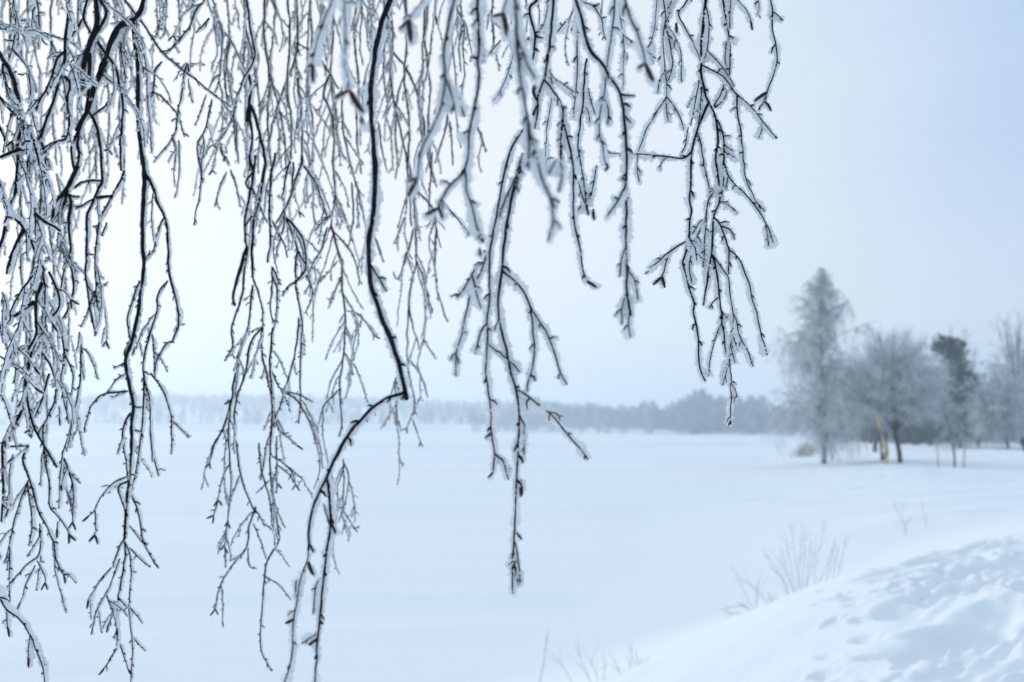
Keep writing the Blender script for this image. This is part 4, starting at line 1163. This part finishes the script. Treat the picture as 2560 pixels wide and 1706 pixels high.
t 4: n 580,1540 E 20,0 30,80 60,200 75,300 70,420
t 4: E 75,140 110,230 190,240 260,280
t 4: E 115,230 180,260 220,320 260,400 270,450 300,560
t 3: E 270,420 290,500 295,600 265,680
t 4: n 905,1450 E 190,0 170,90 145,180 120,270 60,430 40,520 20,640
t 4: n 940,1500 E 210,0 200,120 205,240 195,380
t 3 c: E 80,300 95,400 130,430 185,478
t 3 cc: E 75,530 130,560 170,610 180,660
t 3: E 100,570 160,620 170,650
t 4: E 15,470 20,600 60,700 80,830
t 3: E 95,440 95,600 95,700
t 3: E 60,640 0,700
t 3: E -20,760 0,780 40,850
t 3: E -10,840 20,920 45,1000
t 3: D 1100,620 1060,720 1045,740
B densest fine curtain behind the thickest branch, top edge left of centre|2.8|5|75 50 216|0.81
s 6: B 185,-20 185,0 190,120 190,200 180,270 130,400 80,540 60,650 40,750 20,850
t 4: B 190,200 255,235
t 5: B 190,360 215,600 210,750 180,860 130,960
t 4: B 215,755 270,850 330,990
t 5: B 130,960 130,1000 200,1100 235,1200 240,1260
t 5: B 300,280 340,340 380,410
t 5: B 340,340 300,430 350,520 360,650 350,740 360,850 365,920
t 4: B 395,400 395,480 400,620 430,740 460,850 490,970
t 4: B 365,900 345,1030 300,1160 240,1270 235,1290
t 4: B 350,985 330,1000 270,1060
t 5: B 345,1030 380,1180 400,1200 390,1300 410,1420 410,1568 E 395,100 380,220 395,380 380,440
t 3 c: E 402,50 440,100 440,130
t 3 c: E 395,90 345,180 330,240
t 4: E 380,225 340,265 310,290 280,410
t 3 cc: B 415,1428 480,1440 540,1540
t 4 cc: B 350,1060 450,1160 475,1290
t 3: B 390,1270 330,1420
t 3: B 375,1200 360,1220 290,1300
t 4: B 440,840 450,1000 425,1130
t 3: E 400,540 405,660 395,780 380,830
t 3: E 398,550 430,620 420,700 400,790
t 3 c: E 405,785 450,860
t 3: E 450,858 472,858
t 4: B 80,-20 90,80 60,300 70,450 20,520
t 4: B 60,-20 75,20 100,60 150,130
t 4: B 250,-20 240,120 235,300 240,450
t 4: B 480,-20 490,60 470,200 490,300
t 4: B 300,-20 300,140 320,280
B fine curtain trailing to the horizon just right of the thickest branch, behind its elbow|3.1|5|57 60 230|0.81
s 5: B 615,-30 620,80 630,150 630,240 610,320 625,420 650,560 690,700 720,850 730,1000 740,1200 705,1330 700,1450 690,1568 E 700,150 730,270 720,330
t 4: B 630,240 560,390
t 5: B 630,240 690,310 740,410 765,540 775,610
t 4: B 830,-20 810,120 800,250 780,370
t 4: B 770,540 780,700 830,860
t 4: B 720,850 760,900 820,960 830,1080 850,1140
t 4: B 830,1050 820,1200 830,1330 880,1480
t 4: B 725,1050 690,1180 650,1300 630,1250
t 4: B 740,1200 790,1350 810,1440
t 4: B 700,1400 720,1500 E 750,40
t 4: B 680,1000 660,1060 630,1120
t 4: B 880,520 870,600 820,750
t 4: B 890,560 900,680 905,760
t 4: B 1010,570 1040,640 1055,700
t 3 c: E 712,90 770,180 783,240
t 3 cc: E 722,330 692,398
t 3 cc: E 720,360 755,465
t 3: E 770,-10 800,40 825,80
t 3 c: E 645,165 615,250 615,340
t 3 c: E 640,170 640,290 652,365
t 4: B 790,-20 790,100 760,200 770,330 745,420
t 4: B 940,-20 945,120 930,240 940,330
t 4: B 520,-20 510,120 540,240 500,340 490,460 480,560
t 4: B 560,560 580,700 600,790
t 4: B 545,1090 570,1160 588,1205
t 4: B 700,300 640,450 640,600 650,760 640,820
t 4: B 690,700 700,850 680,960 650,1050
t 4: B 810,700 800,850 790,1000
B loose fine strands at the top edge behind the big blurred branches at centre|2.3|4|18 40 148|0.81
s 4: B 880,-30 960,100 950,240 960,340 940,450
t 3: B 1090,-20 1080,90 1100,200 1060,260
t 3: C 60,-20 80,90 40,200
t 3: C 300,-20 260,100 240,220 260,300
t 3: C 120,-20 130,100 110,200
t 3: C 420,-20 400,90 430,180
B faint pale back strands filling the upper left corner behind the left mass|2.9|4|29 60 260|0.85
s 5: p 60,-10 66,60 58,140 75,230 70,330 84,420
t 5: p 20,-10 26,70 18,150 40,260 36,340
t 5: p 120,-10 112,80 126,160 118,260 130,380
t 4: p 66,60 90,150 96,240 92,330
t 4: p 112,80 140,150 150,230 146,320
B faint pale back strands hanging behind the dark twisted bundle of the left mass|2.8|5|31 60 260|0.85
s 5: p 215,-10 222,80 210,160 226,250 216,360 228,480
t 5: p 262,-10 270,80 280,170 272,260 286,360 280,470
t 5: p 180,-10 176,60 190,150 182,240 196,330
t 4: p 222,80 246,170 252,270 244,380
t 4: p 300,20 330,120 345,220 338,330
t 4: p 270,80 300,150 318,240 326,330
B faint back strands below mid height in the left mass, hanging to the horizon|2.6|5|25 60 220|0.85
s 6: p 90,330 96,450 84,560 100,680 92,800 110,930 104,1040
t 5: p 96,450 120,560 126,670 118,790 130,900
t 5: p 40,380 50,500 44,620 62,740 56,860 70,1000
t 5: p 84,560 66,680 70,790 52,900
t 4: p 130,400 150,520 146,640 160,740 150,860
B fine back strands behind the second column at the top, above the pale gap|2.9|5|31 60 240|0.81
s 5: p 560,-10 566,70 556,160 572,260 564,360 578,470 570,590
t 5: p 610,-10 604,80 620,170 612,280 626,390 618,520
t 5: p 660,-10 668,90 656,190 672,290 664,400
t 4: p 520,-10 528,60 516,140 534,230 540,330
t 4: p 620,170 650,280 658,380 650,500
t 4: p 566,70 590,170 598,280 592,400
B fine back strands at the top edge right of the densest curtain, behind the thickest branch|3.2|5|40 60 260|0.81
s 5: p 760,-10 768,80 756,180 774,280 764,390 778,500
t 5: p 710,-10 718,90 706,200 722,300 714,420 726,540
t 5: p 820,-10 812,90 826,190 816,300 830,400
t 5: p 930,-10 938,80 926,180 942,280 934,400 946,520
t 5: p 980,-10 972,90 990,190 980,300 996,420
t 4: p 1040,-10 1034,80 1050,170 1044,260 1060,340
t 4: p 880,-10 888,70 878,160 892,250
'''
def parse(txt):
    out = []
    for ln in txt.strip().split('\n'):
        if ln.startswith('B '):
            lab, d, w, au, fr = ln[2:].split('|')
            out.append(dict(label=lab.strip(), d=float(d), w=float(w), auto=[float(q) for q in au.split()], fr=float(fr), lines=[], cat=[]))
            continue
        head, _, rest = (ln.partition(':') if ln[0] in 'st' else (ln[:1], '', ln[1:]))
        cur = None; pts = []
        for tk in rest.split():
            if tk in SHEET: cur = SHEET[tk]; continue
            a, b = tk.split(','); pts.append((cur[0] + float(a) / cur[2], cur[1] + float(b) / cur[2]))
        if ln[0] == 'k': out[-1]['cat'].append(np.array(pts))
        else:
            h = head.split(); out[-1]['lines'].append((ln[0], float(h[1]), h[2] if len(h) > 2 else '', np.array(pts)))
    return out

FDIR = np.array((0.05, 0.996, -0.06))       # the rime grew on the side facing the open lake

def frost(mb, P, r, s, fine):
    """crumbly rime along polyline P (3D) whose bark radius is r: a lumpy fin on the lake side plus loose crystals"""
    P = resample(P, 0.0024 * fine); n = len(P)
    if n < 3: return
    rr = np.interp(np.linspace(0, 1, n), np.linspace(0, 1, len(r)), r) if np.ndim(r) else np.full(n, r)
    T, B, G = frames(P, FDIR)
    env = np.clip(np.minimum(np.arange(n) / 3.0, 1), 0.3, 1)
    pat = np.clip(1 + wob(n, .30, 9), .35, 1.6)
    W = (rr * 0.95 + 0.0026 * s * pat) * (1 + wob(n, .16, 5) + wob(n, .12, 1.5)) * env
    Ln = (rr * 1.1 + 0.0052 * s * pat) * (1 + wob(n, .20, 6) + wob(n, .12, 1.5)) * env
    W = np.maximum(W, 0.0008); Ln = np.maximum(Ln, 0.0015)
    skew = wob(n, .0007, 7)
    cen = P + G * (Ln * 0.5 + rr * 0.22)[:, None] + B * skew[:, None]
    K = 7
    a = np.arange(K) / K * 2 * np.pi + 0.4
    noise = 1 + np.clip(rng.normal(0, 0.24, (n, K)), -.45, .6)
    V = cen[:, None] + (W[:, None] * np.cos(a)[None] * noise)[..., None] * B[:, None] + (Ln[:, None] * 0.5 * np.sin(a)[None] * noise)[..., None] * G[:, None]
    i = np.arange(n - 1)[:, None] * K; j = np.arange(K)[None]; j2 = (j + 1) % K
    Q = np.stack([i + j, i + j2, i + K + j2, i + K + j], -1).reshape(-1, 4)
    V = V.reshape(-1, 3); tip = P[-1] + T[-1] * 0.0018 * s + G[-1] * Ln[-1] * 0.4
    jj = np.arange(K)
    mb.add(np.concatenate([V, [tip]]), Q, np.stack([(n - 1) * K + jj, (n - 1) * K + (jj + 1) % K, np.full(K, n * K)], -1))
    # crystals
    m = int(n * 7)
    k = rng.integers(0, n, m); th = rng.uniform(-0.9, 4.05, m)
    front = rng.random(m) < 0.035; th = np.where(front, rng.uniform(4.0, 5.4, m), th)
    ct, stn = np.cos(th), np.sin(th)
    p = cen[k] + (W[k] * ct * .92)[:, None] * B[k] + (Ln[k] * .5 * stn * .92)[:, None] * G[k]
    p = np.where(front[:, None], P[k] + (rr[k] * .9)[:, None] * (ct[:, None] * B[k] + stn[:, None] * G[k]), p)
    d = ct[:, None] * B[k] + 0.8 * stn[:, None] * G[k] + rng.normal(0, .42, (m, 3)) + T[k] * rng.normal(0.1, .3, (m, 1))
    d /= np.linalg.norm(d, axis=1, keepdims=True)
    ln = (rng.exponential(1.0, m) * 0.0015 * s * np.sqrt(pat[k]) + 0.0007).clip(0, .0062 * s)
    ln = np.where(front, 0.0006, ln)
    p += T[k] * rng.uniform(-.5, .5, (m, 1)) * 0.0024 * fine
    u = np.cross(d, rng.normal(0, 1, (m, 3))); u /= np.linalg.norm(u, axis=1, keepdims=True); w = np.cross(d, u)
    bs = (0.00034 + 0.0003 * rng.random(m)) * s * math.sqrt(fine); bs = np.where(front, 0.0003, bs)
    b1 = p + u * bs[:, None]; b2 = p - 0.5 * u * bs[:, None] + 0.87 * w * bs[:, None]; b3 = p - 0.5 * u * bs[:, None] - 0.87 * w * bs[:, None]
    e = p + d * ln[:, None]
    X = np.stack([b1, b2, b3, e], 1).reshape(-1, 3); o = np.arange(m)[:, None] * 4
    mb.add(X, None, np.concatenate([o + np.array([[0, 1, 3]]), o + np.array([[1, 2, 3]]), o + np.array([[2, 0, 3]])]))

def spurs(P, r, gap=1.0):
    """short pegs and buds left and right at the nodes"""
    out = []; L_ = np.concatenate([[0], np.cumsum(np.linalg.norm(np.diff(P, axis=0), axis=1))])
    s = rng.uniform(.008, .025); side = rng.choice([-1, 1])
    while s < L_[-1] - .003:
        i = max(1, min(len(P) - 2, int(np.searchsorted(L_, s))))
        t = nrm(P[i + 1] - P[i - 1]); b = nrm(np.cross(t, (0, 1, 0)) + rng.normal(0, .35, 3)) * side
        ln = abs(rng.normal(.0, .0045)) + .0028
        d = nrm(t * rng.uniform(.25, .9) + b)
        out.append((np.array([P[i], P[i] + d * ln * .5, P[i] + nrm(d + t * .4) * ln]), min(r, .0012) * rng.uniform(.8, 1.2), i))
        s += (rng.exponential(.010) + .010) * gap; side = -side if rng.random() < .8 else side
    return out

def catkin(parent, p0, p1, s, fine):
    """a hard winter catkin, a blunt tapering cone with scales, rimed on its lake side"""
    ln = np.linalg.norm(p1 - p0); t = np.linspace(0, 1, 9)
    bend = nrm(rng.normal(0, 1, 3)) * ln * 0.05
    P = p0 + (p1 - p0) * t[:, None] + bend * np.sin(t * np.pi)[:, None]
    rad = max(0.0011, min(0.0022, ln * 0.11)) * np.interp(t, [0, .12, .3, .75, 1], [.45, .9, 1.05, .95, .45]) * (1 + .09 * np.where(np.arange(9) % 2, 1, -1))
    mb = MB(); tube(mb, P, rad, 8); o = mb.build('catkin', M_CATKIN, parent)
    fb = MB(); frost(fb, P, rad, s * 0.8, fine); fb.build('frost', M_FROST, o, smooth=False)
    return o

GRP = 'frosted birch branches hanging into view'
ncat = 0
def heading(P, i):
    a = P[min(i + 1, len(P) - 1)] - P[max(i - 1, 0)]; return math.atan2(a[1], a[0])

for bi, br in enumerate(parse(BR)):
    d0 = br['d']; fine = max(0.75, d0 / 1.6); s = br['fr'] * (.88 if d0 > 2.15 else 1)
    ph = rng.uniform(0, 6.28, 3)
    field = lambda u, v: d0 * (1 + .022 * np.sin(u * .011 + ph[0]) + .022 * np.sin(v * .006 + ph[1]) + .012 * np.sin(u * .03 + v * .013 + ph[2]))
    jobs = []
    for kind, w, cc, pts in br['lines']:
        if pts[0, 1] < 10:                                        # goes on above the frame
            e = pts[0] - pts[min(1, len(pts) - 1)]; e = e / (np.linalg.norm(e) + 1e-6)
            up = np.array((e[0] * .5, -1)); up = up / np.linalg.norm(up)
            pts = np.concatenate([[pts[0] + up * 210 + np.array((rng.normal(0, 12), 0)), pts[0] + up * 95 + np.array((rng.normal(0, 7), 0))], pts])
        jobs.append((kind, w * (1 if d0 < 1.6 else 1.15 if d0 < 2.15 else 1.0), cc, pts, 0.0))
    # further side twigs: leave a stem at an angle, then droop, bending slightly at every node
    n, lo, hi = br['auto']
    src = [j for j in jobs if len(j[3]) > 2]
    wts = np.array([np.linalg.norm(np.diff(j[3], axis=0), axis=1).sum() for j in src]); wts /= wts.sum()
    node = 0.017 * F / d0
    for _ in range(int(n * 1.2 if d0 > 2.15 else n if d0 > 1.6 else n * .4)):
        J = src[rng.choice(len(src), p=wts)]; P2 = resample(J[3], 6); i = int(rng.uniform(0, 1) ** 1.35 * max(2, int(len(P2) * .9)))
        p = P2[i].copy(); h = heading(P2, i) + rng.choice([-1, 1]) * R(rng.uniform(18, 45)); ln = rng.uniform(lo, hi) * rng.choice([.5, 1, 1.3], p=[.35, .45, .2])
        Q = [p.copy()]; z = rng.choice([-1, 1]); tgt = R(90) + rng.normal(0, .16)
        for q in range(max(2, int(ln / node))):
            h += (tgt - h) * .22 + z * R(rng.uniform(4, 15)) + rng.normal(0, .10); z = -z
            p = p + node * np.array((math.cos(h), math.sin(h))); Q.append(p.copy())
        cc = rng.choice(['', 'c', 'cc'], p=[.8, .1, .1]) if d0 > 1.2 else ''
        jobs.append(('t', max(2.3, .0021 * F / d0), cc, np.array(Q), rng.uniform(-.05, .05)))
        for _s in range(rng.integers(0, 3) if len(Q) > 4 else 0):   # short twiglets along it
            q0 = rng.integers(1, len(Q) - 1); h2 = R(90) + rng.choice([-1, 1]) * R(rng.uniform(25, 55)); q1 = [Q[q0]]
            for _k in range(rng.integers(2, 5)):
                h2 += (R(90) - h2) * .3 + rng.normal(0, .12); q1.append(q1[-1] + .6 * node * np.array((math.cos(h2), math.sin(h2))))
            jobs.append(('t', max(2.0, .0017 * F / d0), '', np.array(q1), 0.0))
    root = empty('hanging_branch', at(*jobs[0][3][0], float(field(*jobs[0][3][0]))))
    tag(root, br['label'], 'branch', GRP)
    for kind, w, cc, pts, dz in jobs:
        P2 = resample(chaikin(pts, 2), 5.0)
        P2[1:-1] += np.stack([wob(len(P2), .9, 4), wob(len(P2), .5, 4)], -1)[1:-1] * min(1, w / 4)
        dd = field(P2[:, 0], P2[:, 1]) * (1 + dz * np.linspace(0, 1, len(P2)))
        P = at(P2[:, 0], P2[:, 1], dd)
        P = resample(P, .004)
        r0 = w / 2 / F * d0
        if kind == 's': rad = np.linspace(r0, r0 * (.8 if w > 12 else .5), len(P))
        else: rad = np.linspace(r0, max(.0007, r0 * .62), len(P))
        rad = rad * (1 + wob(len(P), .09, 2)) * (1 + (np.abs(wob(len(P), .12, 9)) if w > 6 else 0))
        mb, fb = MB(), MB()
        tube(mb, P, rad, 7 if w > 8 else 6)
        frost(fb, P, rad, s, fine)
        for sp, sr, i in spurs(P, float(rad.mean()), 1.9 if d0 < 1.6 else 1.0):
            tube(mb, sp, np.array((sr, sr * 1.15, sr * .6)), 5)
            frost(fb, sp, sr, s * .62, fine)
        o = mb.build('stem' if kind == 's' else 'twig', M_BARK, root)
        fb.build('frost', M_FROST, o, smooth=False)
        t = nrm(P[-1] - P[-3])
        for q in range(len(cc)):                                  # winter catkins at the tip
            sd = nrm(np.cross(t, (0, 1, 0))) * ((-1) ** q) * (.55 if len(cc) > 1 else .1)
            catkin(root, P[-1], P[-1] + nrm(t + sd + rng.normal(0, .12, 3)) * rng.uniform(.014, .021), s, fine)
    for K in br['cat']:
        dd = field(K[:, 0], K[:, 1]); Q = at(K[:, 0], K[:, 1], dd)
        catkin(root, Q[0], Q[1], s, fine)
# ------------------------------------------------------------------ frosty haze over the whole place
def haze():
    x0, x1, y0, y1, z0, z1 = -1300, 1300, -100, 1520, -1.2, 62
    v = [(x, y, z) for x in (x0, x1) for y in (y0, y1) for z in (z0, z1)]
    f = [(0, 1, 3, 2), (4, 6, 7, 5), (0, 4, 5, 1), (2, 3, 7, 6), (0, 2, 6, 4), (1, 5, 7, 3)]
    me = bpy.data.meshes.new('haze'); me.from_pydata(v, [], f)
    m = bpy.data.materials.new('haze_air'); m.use_nodes = True; t = m.node_tree; t.nodes.clear()
    o, p = t.nodes.new('ShaderNodeOutputMaterial'), t.nodes.new('ShaderNodeVolumePrincipled')
    p.inputs['Color'].default_value = (0.79, 0.905, 1.0, 1)
    p.inputs['Density'].default_value = 0.0014
    p.inputs['Anisotropy'].default_value = 0.45
    t.links.new(p.outputs[0], o.inputs['Volume'])
    me.materials.append(m)
    ob = bpy.data.objects.new('haze', me); C.objects.link(ob); tag(ob, 'pale blue winter haze over the lake', 'haze', kind='stuff')
haze()
